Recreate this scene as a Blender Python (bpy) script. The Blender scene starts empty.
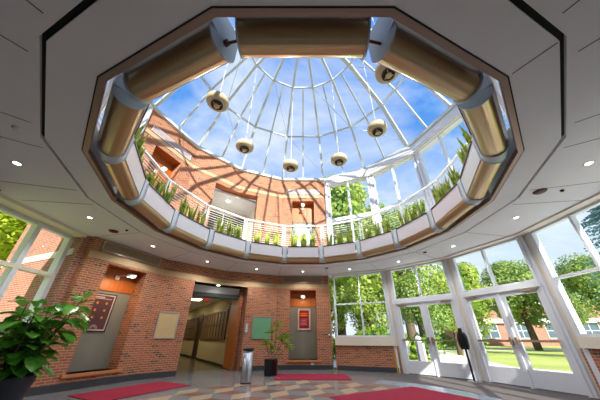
import bpy, math, random
from mathutils import Vector, Matrix
random.seed(7)
PI = math.pi
sc = bpy.context.scene
COL = sc.collection
R = math.radians
SN, CS = math.sin, math.cos
T11 = math.tan(R(11.25))
C0 = (0.0, 4.45)          # centre of the round opening (the eye stands at x=0, y=0, z=1)
C2 = (0.10, 4.25)         # centre of the glazed facade on the right

# ------------------------------------------------------------------ materials
def new_mat(name):
    m = bpy.data.materials.new(name); m.use_nodes = True
    nt = m.node_tree; nt.nodes.clear()
    out = nt.nodes.new('ShaderNodeOutputMaterial')
    return m, nt, out
def lin(c):
    return tuple(((v/255.0)/12.92 if v/255.0 <= .04045 else ((v/255.0+.055)/1.055)**2.4) for v in c) + (1.0,)
def pbr(name, rgb, rough=.5, metal=0.0, noise=.0, nscale=8.0, spec=.5, emit=None, estr=0.0, bump=0.0, coat=0.0, sub=0.0):
    m, nt, out = new_mat(name)
    b = nt.nodes.new('ShaderNodeBsdfPrincipled')
    b.inputs['Base Color'].default_value = lin(rgb)
    b.inputs['Roughness'].default_value = rough
    b.inputs['Metallic'].default_value = metal
    b.inputs['Specular IOR Level'].default_value = spec
    b.inputs['Coat Weight'].default_value = coat
    if emit:
        b.inputs['Emission Color'].default_value = lin(emit); b.inputs['Emission Strength'].default_value = estr
    tc = nt.nodes.new('ShaderNodeTexCoord')
    n = nt.nodes.new('ShaderNodeTexNoise'); n.inputs['Scale'].default_value = nscale; n.inputs['Detail'].default_value = 3
    nt.links.new(tc.outputs['Object'], n.inputs['Vector'])
    if noise > 0:
        mx = nt.nodes.new('ShaderNodeMix'); mx.data_type = 'RGBA'; mx.blend_type = 'MULTIPLY'
        mx.inputs['Factor'].default_value = 1.0
        mx.inputs[6].default_value = lin(rgb)
        rp = nt.nodes.new('ShaderNodeMapRange')
        rp.inputs['From Min'].default_value = .3; rp.inputs['From Max'].default_value = .7
        rp.inputs['To Min'].default_value = 1-noise; rp.inputs['To Max'].default_value = 1+noise*.5
        nt.links.new(n.outputs['Fac'], rp.inputs['Value'])
        cb = nt.nodes.new('ShaderNodeCombineColor')
        for i in range(3): nt.links.new(rp.outputs['Result'], cb.inputs[i])
        nt.links.new(cb.outputs['Color'], mx.inputs[7])
        nt.links.new(mx.outputs[2], b.inputs['Base Color'])
    if bump > 0:
        bp = nt.nodes.new('ShaderNodeBump'); bp.inputs['Strength'].default_value = bump
        nt.links.new(n.outputs['Fac'], bp.inputs['Height']); nt.links.new(bp.outputs['Normal'], b.inputs['Normal'])
    nt.links.new(b.outputs['BSDF'], out.inputs['Surface'])
    return m
def brick(name, c1, c2, cdark, mortar, w=.165, h=.056):
    m, nt, out = new_mat(name)
    b = nt.nodes.new('ShaderNodeBsdfPrincipled'); b.inputs['Roughness'].default_value = .85
    uv = nt.nodes.new('ShaderNodeUVMap'); uv.uv_map = 'UVMap'
    def tex(a, bb, off):
        t = nt.nodes.new('ShaderNodeTexBrick'); t.inputs['Scale'].default_value = 1.0
        t.inputs['Brick Width'].default_value = w; t.inputs['Row Height'].default_value = h
        t.inputs['Mortar Size'].default_value = .0065; t.inputs['Mortar Smooth'].default_value = .3
        t.inputs['Bias'].default_value = off
        t.inputs['Color1'].default_value = lin(a); t.inputs['Color2'].default_value = lin(bb)
        t.inputs['Mortar'].default_value = lin(mortar)
        nt.links.new(uv.outputs['UV'], t.inputs['Vector'])
        return t
    t1 = tex(c1, c2, 0.0); 
    # a second, sparse sprinkling of burnt bricks: cell noise per brick
    sp = nt.nodes.new('ShaderNodeSeparateXYZ'); nt.links.new(uv.outputs['UV'], sp.inputs[0])
    def mth(op, a, bv=None, c=None):
        q = nt.nodes.new('ShaderNodeMath'); q.operation = op
        for i, v in enumerate((a, bv, c)):
            if v is None: continue
            if isinstance(v, (int, float)): q.inputs[i].default_value = v
            else: nt.links.new(v, q.inputs[i])
        return q.outputs[0]
    row = mth('FLOOR', mth('DIVIDE', sp.outputs['Y'], h))
    par = mth('MODULO', mth('ABSOLUTE', row), 2.0)
    colx = mth('FLOOR', mth('ADD', mth('DIVIDE', sp.outputs['X'], w), mth('MULTIPLY', par, .5)))
    cb = nt.nodes.new('ShaderNodeCombineXYZ'); nt.links.new(colx, cb.inputs[0]); nt.links.new(row, cb.inputs[1])
    wn = nt.nodes.new('ShaderNodeTexWhiteNoise'); wn.noise_dimensions = '3D'; nt.links.new(cb.outputs[0], wn.inputs['Vector'])
    dk = mth('GREATER_THAN', wn.outputs['Value'], .92)
    dk = mth('MULTIPLY', dk, mth('SUBTRACT', 1.0, t1.outputs['Fac']))
    mx = nt.nodes.new('ShaderNodeMix'); mx.data_type = 'RGBA'
    nt.links.new(dk, mx.inputs['Factor']); nt.links.new(t1.outputs['Color'], mx.inputs[6]); mx.inputs[7].default_value = lin(cdark)
    nt.links.new(mx.outputs[2], b.inputs['Base Color'])
    bp = nt.nodes.new('ShaderNodeBump'); bp.inputs['Strength'].default_value = .4; bp.inputs['Distance'].default_value = .01; bp.invert = True
    nt.links.new(t1.outputs['Fac'], bp.inputs['Height']); nt.links.new(bp.outputs['Normal'], b.inputs['Normal'])
    nt.links.new(b.outputs['BSDF'], out.inputs['Surface'])
    return m
def glass_mat(name, tint=(235, 245, 250), ior=1.45, rough=.0):
    m, nt, out = new_mat(name)
    tr = nt.nodes.new('ShaderNodeBsdfTransparent'); tr.inputs['Color'].default_value = lin(tint)
    gl = nt.nodes.new('ShaderNodeBsdfGlossy'); gl.inputs['Roughness'].default_value = rough
    fr = nt.nodes.new('ShaderNodeLayerWeight'); fr.inputs['Blend'].default_value = .5
    pw = nt.nodes.new('ShaderNodeMath'); pw.operation = 'POWER'; pw.inputs[1].default_value = 5.0
    nt.links.new(fr.outputs['Facing'], pw.inputs[0])
    ma = nt.nodes.new('ShaderNodeMath'); ma.operation = 'MULTIPLY_ADD'; ma.inputs[1].default_value = .6; ma.inputs[2].default_value = .035
    nt.links.new(pw.outputs[0], ma.inputs[0])
    mx = nt.nodes.new('ShaderNodeMixShader')
    nt.links.new(ma.outputs[0], mx.inputs[0]); nt.links.new(tr.outputs[0], mx.inputs[1]); nt.links.new(gl.outputs[0], mx.inputs[2])
    nt.links.new(mx.outputs[0], out.inputs['Surface'])
    return m
def leaf_mat(name, rgb, rgb2, trans=.35, nscale=3.0, rough=.5):
    m, nt, out = new_mat(name)
    tc = nt.nodes.new('ShaderNodeTexCoord')
    n = nt.nodes.new('ShaderNodeTexNoise'); n.inputs['Scale'].default_value = nscale; n.inputs['Detail'].default_value = 4
    nt.links.new(tc.outputs['Object'], n.inputs['Vector'])
    cr = nt.nodes.new('ShaderNodeValToRGB')
    cr.color_ramp.elements[0].position = .35; cr.color_ramp.elements[1].position = .65
    cr.color_ramp.elements[0].color = lin(rgb); cr.color_ramp.elements[1].color = lin(rgb2)
    nt.links.new(n.outputs['Fac'], cr.inputs[0])
    b = nt.nodes.new('ShaderNodeBsdfPrincipled'); b.inputs['Roughness'].default_value = rough
    t = nt.nodes.new('ShaderNodeBsdfTranslucent'); mx = nt.nodes.new('ShaderNodeMixShader'); mx.inputs[0].default_value = trans
    nt.links.new(cr.outputs[0], b.inputs['Base Color']); nt.links.new(cr.outputs[0], t.inputs['Color'])
    nt.links.new(b.outputs[0], mx.inputs[1]); nt.links.new(t.outputs[0], mx.inputs[2])
    nt.links.new(mx.outputs[0], out.inputs['Surface'])
    return m
def wood_mat(name, rgb, rgb2, rough=.4):
    m, nt, out = new_mat(name)
    uv = nt.nodes.new('ShaderNodeUVMap'); uv.uv_map = 'UVMap'
    mp = nt.nodes.new('ShaderNodeMapping'); mp.inputs['Scale'].default_value = (14, 1.5, 1)
    nt.links.new(uv.outputs[0], mp.inputs[0])
    n = nt.nodes.new('ShaderNodeTexNoise'); n.inputs['Scale'].default_value = 1.6; n.inputs['Detail'].default_value = 5
    nt.links.new(mp.outputs[0], n.inputs['Vector'])
    cr = nt.nodes.new('ShaderNodeValToRGB'); cr.color_ramp.elements[0].position = .3; cr.color_ramp.elements[1].position = .7
    cr.color_ramp.elements[0].color = lin(rgb); cr.color_ramp.elements[1].color = lin(rgb2)
    nt.links.new(n.outputs['Fac'], cr.inputs[0])
    b = nt.nodes.new('ShaderNodeBsdfPrincipled'); b.inputs['Roughness'].default_value = rough
    nt.links.new(cr.outputs[0], b.inputs['Base Color']); nt.links.new(b.outputs[0], out.inputs['Surface'])
    return m
def brushed(name, rgb, rough=.3, metal=1.0):
    # brushed sheet metal: streaks run along the length of the piece
    m, nt, out = new_mat(name)
    uv = nt.nodes.new('ShaderNodeUVMap'); uv.uv_map = 'UVMap'
    mp = nt.nodes.new('ShaderNodeMapping'); mp.inputs['Scale'].default_value = (1.5, 160, 1)
    nt.links.new(uv.outputs[0], mp.inputs[0])
    n = nt.nodes.new('ShaderNodeTexNoise'); n.inputs['Scale'].default_value = 1.0; n.inputs['Detail'].default_value = 3
    nt.links.new(mp.outputs[0], n.inputs['Vector'])
    b = nt.nodes.new('ShaderNodeBsdfPrincipled'); b.inputs['Metallic'].default_value = metal
    b.inputs['Base Color'].default_value = lin(rgb)
    mr = nt.nodes.new('ShaderNodeMapRange'); mr.inputs['To Min'].default_value = rough*.75; mr.inputs['To Max'].default_value = rough*1.3
    nt.links.new(n.outputs['Fac'], mr.inputs['Value']); nt.links.new(mr.outputs[0], b.inputs['Roughness'])
    bp = nt.nodes.new('ShaderNodeBump'); bp.inputs['Strength'].default_value = .08; bp.inputs['Distance'].default_value = .002
    nt.links.new(n.outputs['Fac'], bp.inputs['Height']); nt.links.new(bp.outputs[0], b.inputs['Normal'])
    nt.links.new(b.outputs[0], out.inputs['Surface'])
    return m

M = {}
M['brick'] = brick('brick_red', (184, 108, 66), (152, 88, 56), (100, 70, 58), (186, 164, 144), w=.160, h=.054)
M['brick_up'] = M['brick']
M['brick_out'] = brick('brick_outside', (172, 108, 86), (154, 92, 76), (128, 80, 68), (186, 166, 154))
M['stone'] = pbr('limestone_band', (196, 170, 132), .8, noise=.12, nscale=3)
M['ceil'] = pbr('ceiling_paint', (228, 229, 234), .75, noise=.03, nscale=1.5)
M['white'] = pbr('white_paint', (226, 226, 224), .55)
M['frame'] = pbr('window_frame_paint', (224, 230, 240), .35, spec=.5)
M['cream'] = pbr('cream_paint', (228, 221, 206), .55)
M['dark'] = pbr('dark_reveal', (24, 24, 24), .8)
M['base'] = pbr('slate_rubber_base', (62, 64, 70), .45, noise=.1)
M['gold'] = pbr('rolled_gold_sheet', (206, 180, 140), .32, metal=.8)
M['lip'] = pbr('copper_tinted_lip', (158, 134, 120), .38, metal=.6)
M['silver'] = pbr('silver_sheet', (200, 202, 204), .35, metal=.8)
M['plate'] = pbr('pale_plate', (190, 202, 212), .4, spec=.6)
M['box'] = pbr('planter_white', (214, 212, 218), .3)
M['rim'] = pbr('planter_rim_dark', (58, 34, 34), .5)
M['soil'] = pbr('soil', (52, 40, 30), .95, noise=.3, nscale=30)
M['rib'] = pbr('dome_rib_white', (200, 209, 212), .4)
M['cable'] = pbr('thin_cable', (170, 178, 184), .4, metal=.4)
M['glass'] = glass_mat('window_glass', (251, 254, 255), 1.35)
M['dome_glass'] = glass_mat('dome_glass', (248, 252, 255), 1.3)
M['pend'] = pbr('pendant_cream', (200, 186, 152), .5)
M['pend_dark'] = pbr('pendant_grille', (62, 48, 34), .6)
M['pend_mid'] = pbr('pendant_inner', (190, 172, 138), .4)
M['panel'] = pbr('grey_green_panel', (126, 127, 116), .5, noise=.05, nscale=2)
M['wood'] = wood_mat('orange_wood', (158, 82, 24), (184, 104, 36))
M['wood_shelf'] = wood_mat('shelf_wood', (196, 120, 70), (212, 138, 88))
M['wood_dark'] = wood_mat('dark_wood', (92, 50, 26), (116, 66, 34))
M['vent'] = pbr('vent_bronze', (156, 136, 112), .5, metal=.3)
M['ventup'] = pbr('vent_lilac', (196, 180, 184), .5)
M['maroon'] = pbr('poster_maroon', (84, 46, 48), .35)
M['crimson'] = pbr('poster_crimson', (150, 18, 34), .35)
M['pborder'] = pbr('poster_border', (206, 186, 184), .4)
M['blackf'] = pbr('black_frame', (18, 18, 18), .35)
M['gold_dot'] = pbr('poster_gold', (204, 136, 56), .4)
M['orange_text'] = pbr('poster_orange', (236, 132, 60), .4)
M['cream_board'] = pbr('cream_notice', (206, 182, 132), .6, noise=.06, nscale=6)
M['green_board'] = pbr('green_notice', (108, 168, 126), .6, noise=.05)
M['alu'] = pbr('aluminium_edge', (176, 178, 180), .3, metal=.7)
M['steel'] = pbr('stainless', (176, 180, 188), .36, metal=.85)
M['black'] = pbr('black_plastic', (16, 16, 18), .35)
M['matred'] = pbr('crimson_mat', (146, 14, 50), .95, noise=.12, nscale=60, bump=.3)
M['ringfloor'] = pbr('grey_terrazzo', (124, 126, 128), .16, noise=.1, nscale=40)
M['carpet'] = pbr('walkoff_carpet', (92, 86, 84), .9, noise=.15, nscale=50)
M['t_beige'] = pbr('terrazzo_beige', (188, 170, 144), .14, noise=.08, nscale=60)
M['t_mauve'] = pbr('terrazzo_mauve', (146, 108, 98), .14, noise=.1, nscale=60)
M['t_grey'] = pbr('terrazzo_grey', (138, 140, 140), .14, noise=.1, nscale=60)
M['t_sky_sheen'] = pbr('terrazzo_sky_sheen', (150, 168, 182), .12, noise=.08, nscale=50)  # reflection of outdoors on the terrazzo, put into a pale blue colour
M['snake'] = leaf_mat('snake_leaf', (112, 148, 34), (204, 212, 100), .35, 9)
M['fig'] = leaf_mat('fig_leaf', (52, 124, 34), (124, 186, 66), .25, 5, .3)
M['palm'] = leaf_mat('cane_leaf', (96, 140, 36), (160, 190, 64), .35, 9)
M['stem'] = pbr('stem_brown', (104, 84, 56), .8)
M['trunk'] = pbr('bark', (92, 76, 60), .9, noise=.3)
M['tree1'] = leaf_mat('tree_yellow_green', (120, 156, 56), (190, 206, 98), .45, 2.6)
M['tree2'] = leaf_mat('tree_mid_green', (112, 148, 70), (172, 194, 104), .45, 2.6)
M['tree3'] = leaf_mat('conifer_blue_green', (84, 130, 150), (140, 180, 190), .3, .8)
M['bush'] = leaf_mat('hedge_green', (84, 130, 36), (156, 186, 62), .4, 1.5)
M['grass'] = pbr('lawn_grass', (184, 196, 100), .95, noise=.18, nscale=.35)
M['path'] = pbr('concrete_path', (236, 230, 228), .9, noise=.06, nscale=2)
M['pathband'] = M['path']
M['plaster'] = pbr('corridor_plaster', (178, 166, 122), .8)
M['plaster_lo'] = pbr('corridor_lower_plaster', (176, 166, 132), .8)
M['corrfloor'] = pbr('corridor_floor', (116, 104, 78), .2, noise=.1, nscale=10)
M['case'] = pbr('display_case_backing', (112, 96, 60), .6)
M['backwall'] = pbr('grey_back_plaster', (120, 118, 116), .8)
M['slate'] = pbr('slate_header', (98, 106, 110), .5)
M['lamp_on'] = pbr('lamp_glow', (255, 240, 214), .4, emit=(255, 236, 205), estr=9)
M['lamp_cool'] = pbr('downlight_glow', (255, 252, 246), .4, emit=(255, 250, 240), estr=14)
M['redsign'] = pbr('exit_red', (170, 30, 24), .5, emit=(220, 40, 28), estr=.8)
M['redbell'] = pbr('alarm_red', (150, 24, 20), .4)
M['redbrown'] = pbr('speaker_redbrown', (84, 22, 16), .5)
M['tealpanel'] = pbr('teal_panel', (120, 142, 132), .5)
M['olive'] = pbr('olive_window', (74, 68, 36), .5)
M['lilac'] = pbr('lilac_cloth', (176, 164, 208), .7)
M['yellow'] = pbr('yellow_guard', (206, 168, 40), .5)
M['winblue'] = pbr('far_window_glass', (84, 104, 116), .15)
M['roofgrey'] = pbr('roof_grey', (120, 116, 112), .8)

# ------------------------------------------------------------------ mesh builder
class MB:
    def __init__(s): s.v = []; s.f = []; s.mi = []; s.cur = 0; s.smooth = []
    def q(s, pts, sm=False):
        n = len(s.v); s.v += [Vector(p) for p in pts]; s.f.append(tuple(range(n, n+len(pts)))); s.mi.append(s.cur); s.smooth.append(sm); return s
    def grid(s, rows, closed=False, sm=True):
        n = len(s.v); w = len(rows[0])
        for r in rows: s.v += [Vector(p) for p in r]
        for i in range(len(rows)-1):
            for j in range(w if closed else w-1):
                a = n+i*w+j; b = n+i*w+(j+1) % w
                s.f.append((a, b, b+w, a+w)); s.mi.append(s.cur); s.smooth.append(sm)
        return s
    def prism(s, A, B, sm=False):     # A and B: matching closed polygons
        n = len(A); o = len(s.v)
        s.v += [Vector(p) for p in A] + [Vector(p) for p in B]
        s.f.append(tuple(range(o, o+n))[::-1]); s.mi.append(s.cur); s.smooth.append(False)
        s.f.append(tuple(range(o+n, o+2*n))); s.mi.append(s.cur); s.smooth.append(False)
        for i in range(n):
            j = (i+1) % n
            s.f.append((o+i, o+j, o+n+j, o+n+i)); s.mi.append(s.cur); s.smooth.append(sm)
        return s
    def box(s, w, u0, u1, d0, d1, z0, z1):
        A = [w(u0, d0, z0), w(u1, d0, z0), w(u1, d1, z0), w(u0, d1, z0)]
        B = [w(u0, d0, z1), w(u1, d0, z1), w(u1, d1, z1), w(u0, d1, z1)]
        return s.prism(A, B)
    def tube(s, path, r, seg=8, caps=True):
        path = [Vector(p) for p in path]
        rs = r if isinstance(r, (list, tuple)) else [r]*len(path)
        rows = []
        ref = None
        for i, p in enumerate(path):
            a = path[max(i-1, 0)]; b = path[min(i+1, len(path)-1)]
            t = (b-a).normalized()
            if ref is None:
                ref = t.orthogonal().normalized()
            x = (ref - t*ref.dot(t))
            x = x.normalized() if x.length > 1e-6 else t.orthogonal().normalized()
            y = t.cross(x); ref = x
            rows.append([p + x*rs[i]*CS(2*PI*j/seg) + y*rs[i]*SN(2*PI*j/seg) for j in range(seg)])
        n0 = len(s.v); s.grid(rows, closed=True)
        if caps:
            for rw in (rows[0][::-1], rows[-1]): s.q(rw)
        return s
    def bar(s, a, b, w, h, up=(0, 0, 1)):   # straight rectangular bar
        a = Vector(a); b = Vector(b); t = (b-a).normalized(); up = Vector(up)
        x = t.cross(up).normalized(); y = x.cross(t).normalized()
        c = [x*w/2+y*h/2, -x*w/2+y*h/2, -x*w/2-y*h/2, x*w/2-y*h/2]
        return s.prism([a+k for k in c], [b+k for k in c])
    def lathe(s, prof, c=(0, 0, 0), seg=24):
        c = Vector(c)
        rows = [[c+Vector((r*CS(2*PI*j/seg), r*SN(2*PI*j/seg), z)) for j in range(seg)] for r, z in prof]
        return s.grid(rows, closed=True)
    def build(s, name, mat, parent=None, loc=None, world=True):
        me = bpy.data.meshes.new(name)
        vs = list(s.v)
        if parent is not None and world:
            r = parent
            while r.parent: r = r.parent
            inv = Matrix.LocRotScale(r.location, r.rotation_euler, r.scale).inverted()
            vs = [inv @ p for p in vs]
        elif parent is None:
            if loc is None:
                lo = Vector((min(p.x for p in vs), min(p.y for p in vs), min(p.z for p in vs)))
                hi = Vector((max(p.x for p in vs), max(p.y for p in vs), max(p.z for p in vs)))
                loc = Vector(((lo.x+hi.x)/2, (lo.y+hi.y)/2, lo.z))
            loc = Vector(loc)
            if world: vs = [p-loc for p in vs]
        me.from_pydata([tuple(p) for p in vs], [], s.f)
        mats = mat if isinstance(mat, (list, tuple)) else [mat]
        for m_ in mats: me.materials.append(m_)
        uvl = me.uv_layers.new(name='UVMap')
        src = s.v
        for p in me.polygons:
            p.material_index = s.mi[p.index] if s.mi[p.index] < len(mats) else 0
            p.use_smooth = s.smooth[p.index]
            pts = [src[i] for i in s.f[p.index]]
            nrm = Vector((0, 0, 0))
            for i in range(len(pts)):
                a = pts[i]; b = pts[(i+1) % len(pts)]
                nrm += Vector(((a.y-b.y)*(a.z+b.z), (a.z-b.z)*(a.x+b.x), (a.x-b.x)*(a.y+b.y)))
            if nrm.length < 1e-12: nrm = Vector((0, 0, 1))
            nrm.normalize()
            if abs(nrm.z) > .85: tu = Vector((1, 0, 0)); tv = Vector((0, 1, 0))
            else:
                tu = Vector((nrm.y, -nrm.x, 0)).normalized(); tv = tu.cross(nrm); tv = tv if tv.z > 0 else -tv
                if abs(nrm.z) < .2: tv = Vector((0, 0, 1))
            for li, q_ in zip(p.loop_indices, pts):
                uvl.data[li].uv = (q_.dot(tu)+50.0, q_.dot(tv)+50.0)
        o = bpy.data.objects.new(name, me); COL.objects.link(o)
        if parent is not None: o.parent = parent
        else: o.location = loc
        return o

def tag(o, label=None, cat=None, group=None, kind=None):
    if label: o['label'] = label
    if cat: o['category'] = cat
    if group: o['group'] = group
    if kind: o['kind'] = kind
    return o
def thing(name, label, cat, loc=(0, 0, 0), rz=0, group=None):
    o = bpy.data.objects.new(name, None); COL.objects.link(o); o.empty_display_size = .1
    o.location = loc; o.rotation_euler = (0, 0, rz)
    return tag(o, label, cat, group)
def struct(mb, name, mat, parent=None):
    o = mb.build(name, mat, parent)
    if parent is None: o['kind'] = 'structure'
    return o
def kids(o): return [c for c in bpy.data.objects if c.parent == o]
def copy_tree(o, parent=None):
    c = o.copy(); COL.objects.link(c); c.parent = parent
    for ch in kids(o): copy_tree(ch, c)
    return c
def frame(k, A, c=C0, du=0.0):
    a = R(22.5*k); n = (CS(a), SN(a)); t = (n[1], -n[0])
    def w(u, d, z): return (c[0]+n[0]*(A+d)+t[0]*(u+du), c[1]+n[1]*(A+d)+t[1]*(u+du), z)
    return w
def seg(mb, k, prof, c=C0, trim0=0.0, trim1=0.0, sm=False):
    # sweep a closed profile of (apothem, z) points along side k, mitred at the corners; trim shortens the ends
    w = frame(k, 0, c)
    A = [w(-(a*T11)+trim0, a, z) for a, z in prof]; B = [w(a*T11-trim1, a, z) for a, z in prof]
    return mb.prism(A, B, sm)
def rect(a0, a1, z0, z1): return [(a0, z0), (a1, z0), (a1, z1), (a0, z1)]
def pol(c, r, deg, z): return (c[0]+r*CS(R(deg)), c[1]+r*SN(R(deg)), z)

ZC, ZF2, ZT = 3.30, 3.75, 8.15      # ceiling, upper floor, top of the upper wall
AW = 5.30                           # apothem of the brick walls
HW = AW*T11
A2 = 5.55*CS(R(11.25)); HW2 = A2*T11

# ------------------------------------------------------------------ floor
mb = MB()
mb.q([pol(C0, 3.16, 360*i/64, 0) for i in range(64)])
struct(mb, 'floor', M['t_grey'])
mb = MB()
for i in range(64):
    a0, a1 = 360*i/64, 360*(i+1)/64
    mid = (a0+a1)/2
    glz = mid < 56.25 or mid > 326
    mb.cur = 2 if (glz and (3.0 < 9)) else 0
    if glz:
        mb.cur = 1; mb.q([pol(C0, 3.16, a0, 0), pol(C0, 3.16, a1, 0), pol(C0, 3.75, a1, 0), pol(C0, 3.75, a0, 0)])
        mb.cur = 2; mb.q([pol(C0, 3.75, a0, 0), pol(C0, 3.75, a1, 0), pol(C0, 5.75, a1, 0), pol(C0, 5.75, a0, 0)])
    else:
        mb.cur = 0; mb.q([pol(C0, 3.16, a0, 0), pol(C0, 3.16, a1, 0), pol(C0, 6.2 if 55 < mid < 215 else 5.9, a1, 0), pol(C0, 6.2 if 55 < mid < 215 else 5.9, a0, 0)])
o = struct(mb, 'floor', [M['ringfloor'], M['t_sky_sheen'], M['carpet']])
# tumbling block terrazzo
mb = MB(); s_ = .43; hx = s_*math.sqrt(3); rot = R(12)
for i in range(-9, 10):
    for j in range(-9, 10):
        cx = hx*(i+.5*(j % 2)); cy = 1.5*s_*j
        hexv = [(cx+s_*CS(R(90+60*q)), cy+s_*SN(R(90+60*q))) for q in range(6)]
        for mi, ids in ((0, (0, 1, 2)), (1, (2, 3, 4)), (2, (4, 5, 0))):
            pts = [hexv[ids[0]], hexv[ids[1]], hexv[ids[2]], (cx, cy)]
            pts = [(x*CS(rot)-y*SN(rot), x*SN(rot)+y*CS(rot)) for x, y in pts]
            if all(math.hypot(*p) < 3.14 for p in pts):
                mb.cur = mi; mb.q([(C0[0]+x, C0[1]+y, .0015) for x, y in pts])
struct(mb, 'floor', [M['t_beige'], M['t_mauve'], M['t_grey']])

# ------------------------------------------------------------------ ceiling slab + balcony floor
mb = MB()
for k in range(16):
    seg(mb, k, rect(3.605, 3.965, ZC, ZF2-.005))
    seg(mb, k, rect(4.01, 6.0 if k in (7, 8, 9) else 5.75, ZC, ZF2-.005))
struct(mb, 'ceiling', M['ceil'])
mb = MB()
for k in range(16): seg(mb, k, rect(3.965, 4.01, ZC+.05, ZF2-.01))
struct(mb, 'trim_1', M['dark'])
mb = MB()
for k in range(16): seg(mb, k, rect(3.62, 5.70, ZF2-.005, ZF2))
struct(mb, 'floor', M['ceil'])
# thin shadow-gap seams between the ceiling boards, radial
mb = MB()
for k in range(16):
    for a in ((-3.5, 3.5) if k in (8, 9, 10, 11, 12, 13, 14, 15) else (0,)):
        ang = 22.5*k+11.25+a
        p0 = Vector(pol(C0, 4.12, ang, ZC-.001)); p1 = Vector(pol(C0, 5.35, ang, ZC-.001))
        mb.bar(p0, p1, .008, .003)
ang = -56.25
mb.bar(pol(C0, 3.70, ang, ZC-.001), pol(C0, 4.03, ang, ZC-.001), .008, .003)
struct(mb, 'trim_2', M['dark'])
# the metal lip of the opening
mb = MB()
for k in range(16): seg(mb, k, rect(3.535, 3.592, ZC-.006, ZC+.07))
struct(mb, 'trim_3', M['lip'])
mb = MB()
for k in range(16): seg(mb, k, rect(3.592, 3.605, ZC-.003, ZC+.06))
struct(mb, 'trim_4', M['dark'])
mb = MB()   # slab edge fascia behind the lip
for k in range(16): seg(mb, k, rect(3.585, 3.605, ZC+.07, ZF2))
struct(mb, 'trim_5', M['silver'])

# ------------------------------------------------------------------ clock words for the sixteen sides of the opening
NUM = ['twelve', 'one', 'two', 'three', 'four', 'five', 'six', 'seven', 'eight', 'nine', 'ten', 'eleven']
def clock(k):
    h = (3+.75*k) % 12
    b = int(h); fr = h-b
    if fr < .1: return NUM[b] + ' o clock'
    if fr < .3: return 'quarter past ' + NUM[b]
    if fr < .6: return 'half past ' + NUM[b]
    return 'quarter to ' + NUM[(b+1) % 12]

# ------------------------------------------------------------------ planters with their brushed gold half round undersides
CA, CZ, CR = 3.32, 3.43, .145
G_PL = 'planters around the ceiling opening'
for k in range(16):
    w = frame(k, 0)
    t = thing('balcony_planter', 'white planter with brushed gold round underside on opening edge at ' + clock(k), 'planter', w(0, CA, CZ-CR), 0, G_PL)
    tr = .10
    mb = MB(); seg(mb, k, rect(3.16, 3.175, 3.42, 3.785), trim0=tr, trim1=tr); seg(mb, k, rect(3.49, 3.505, 3.45, 3.785), trim0=tr, trim1=tr)
    for sgn in (0, 1):
        wl = 3.16*T11-tr
        mb.box(w, (-wl if sgn == 0 else wl-.012), (-wl+.012 if sgn == 0 else wl), 3.175, 3.49, 3.45, 3.78)
    mb.build('box', M['box'], t)
    mb = MB(); seg(mb, k, rect(3.17, 3.50, 3.445, 3.455), trim0=tr, trim1=tr); mb.build('bottom_panel', M['silver'], t)
    mb = MB(); seg(mb, k, rect(3.145, 3.185, 3.785, 3.815), trim0=tr, trim1=tr); seg(mb, k, rect(3.482, 3.512, 3.785, 3.80), trim0=tr, trim1=tr)
    mb.build('rim', M['rim'], t)
    mb = MB(); seg(mb, k, rect(3.19, 3.48, 3.66, 3.70), trim0=tr+.02, trim1=tr+.02); mb.build('soil', M['soil'], t)
    # tube: a gently faceted roll with a stepped bead
    mb = MB(); prof = []
    for i in range(60):
        a = 2*PI*i/60; r_ = CR
        if i in (38, 43, 48): r_ = CR-.004
        prof.append((CA+r_*CS(a), CZ+r_*SN(a)))
    w0 = frame(k, 0); L = CA*T11-tr
    rows = [[w0(-L, a, z) for a, z in prof], [w0(L, a, z) for a, z in prof]]
    mb.grid([r_+[r_[0]] for r_ in rows], sm=True)
    mb.build('gold_tube', M['gold'], t)
    # end plates, U shaped, one each end
    up = [(CA+.168*CS(R(a)), CZ+.168*SN(R(a))) for a in range(180, 361, 12)]
    up = [(CA-.168, 3.83)] + up + [(CA+.168, 3.62), (CA+.168, 3.83)]
    for e in (-1, 1):
        mb = MB(); A = [w0(e*L, a, z) for a, z in up]; B = [w0(e*(L+.014), a, z) for a, z in up]
        mb.prism(A, B) if e > 0 else mb.prism(B, A)
        mb.build('end_plate', M['plate'], t)
# joint covers between the planters (the four joints nearest the eye stay open, with a strut)
for k in range(16):
    ang = 22.5*k+11.25
    near = any(abs(((ang-x+180) % 360)-180) < 1 for x in (-101.25, -78.75, -123.75, -56.25))
    nm = 'between the planters at ' + clock(k) + ' and ' + clock(k+1)
    wa = frame(k, 0); wb = frame(k+1, 0); L = CA*T11-.10
    if near:
        mb = MB(); mb.tube([wa(-L-.014, CA-.02, CZ+.02), wb(L+.014, CA-.02, CZ+.02)], .014, 8)
        mb.tube([wa(-L-.014, CA-.02, CZ+.02), wa(-L-.05, CA-.02, CZ+.02)], .03, 10)
        o = mb.build('joint_strut', M['wood_dark']); tag(o, 'dark bronze strut ' + nm, 'strut', 'joints of the planter ring')
        continue
    up = [(CA+.160*CS(R(a)), CZ+.160*SN(R(a))) for a in range(180, 361, 12)]
    up = [(CA-.160, 3.82)] + up + [(CA+.160, 3.62), (CA+.160, 3.82)]
    mb = MB(); A = [wa(-L-.015, a, z) for a, z in up]; B = [wb(L+.015, a, z) for a, z in up]
    mb.prism(A, B)
    o = mb.build('joint_cover', M['plate']); tag(o, 'pale grey folded joint cover ' + nm, 'joint cover', 'joints of the planter ring')

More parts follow.
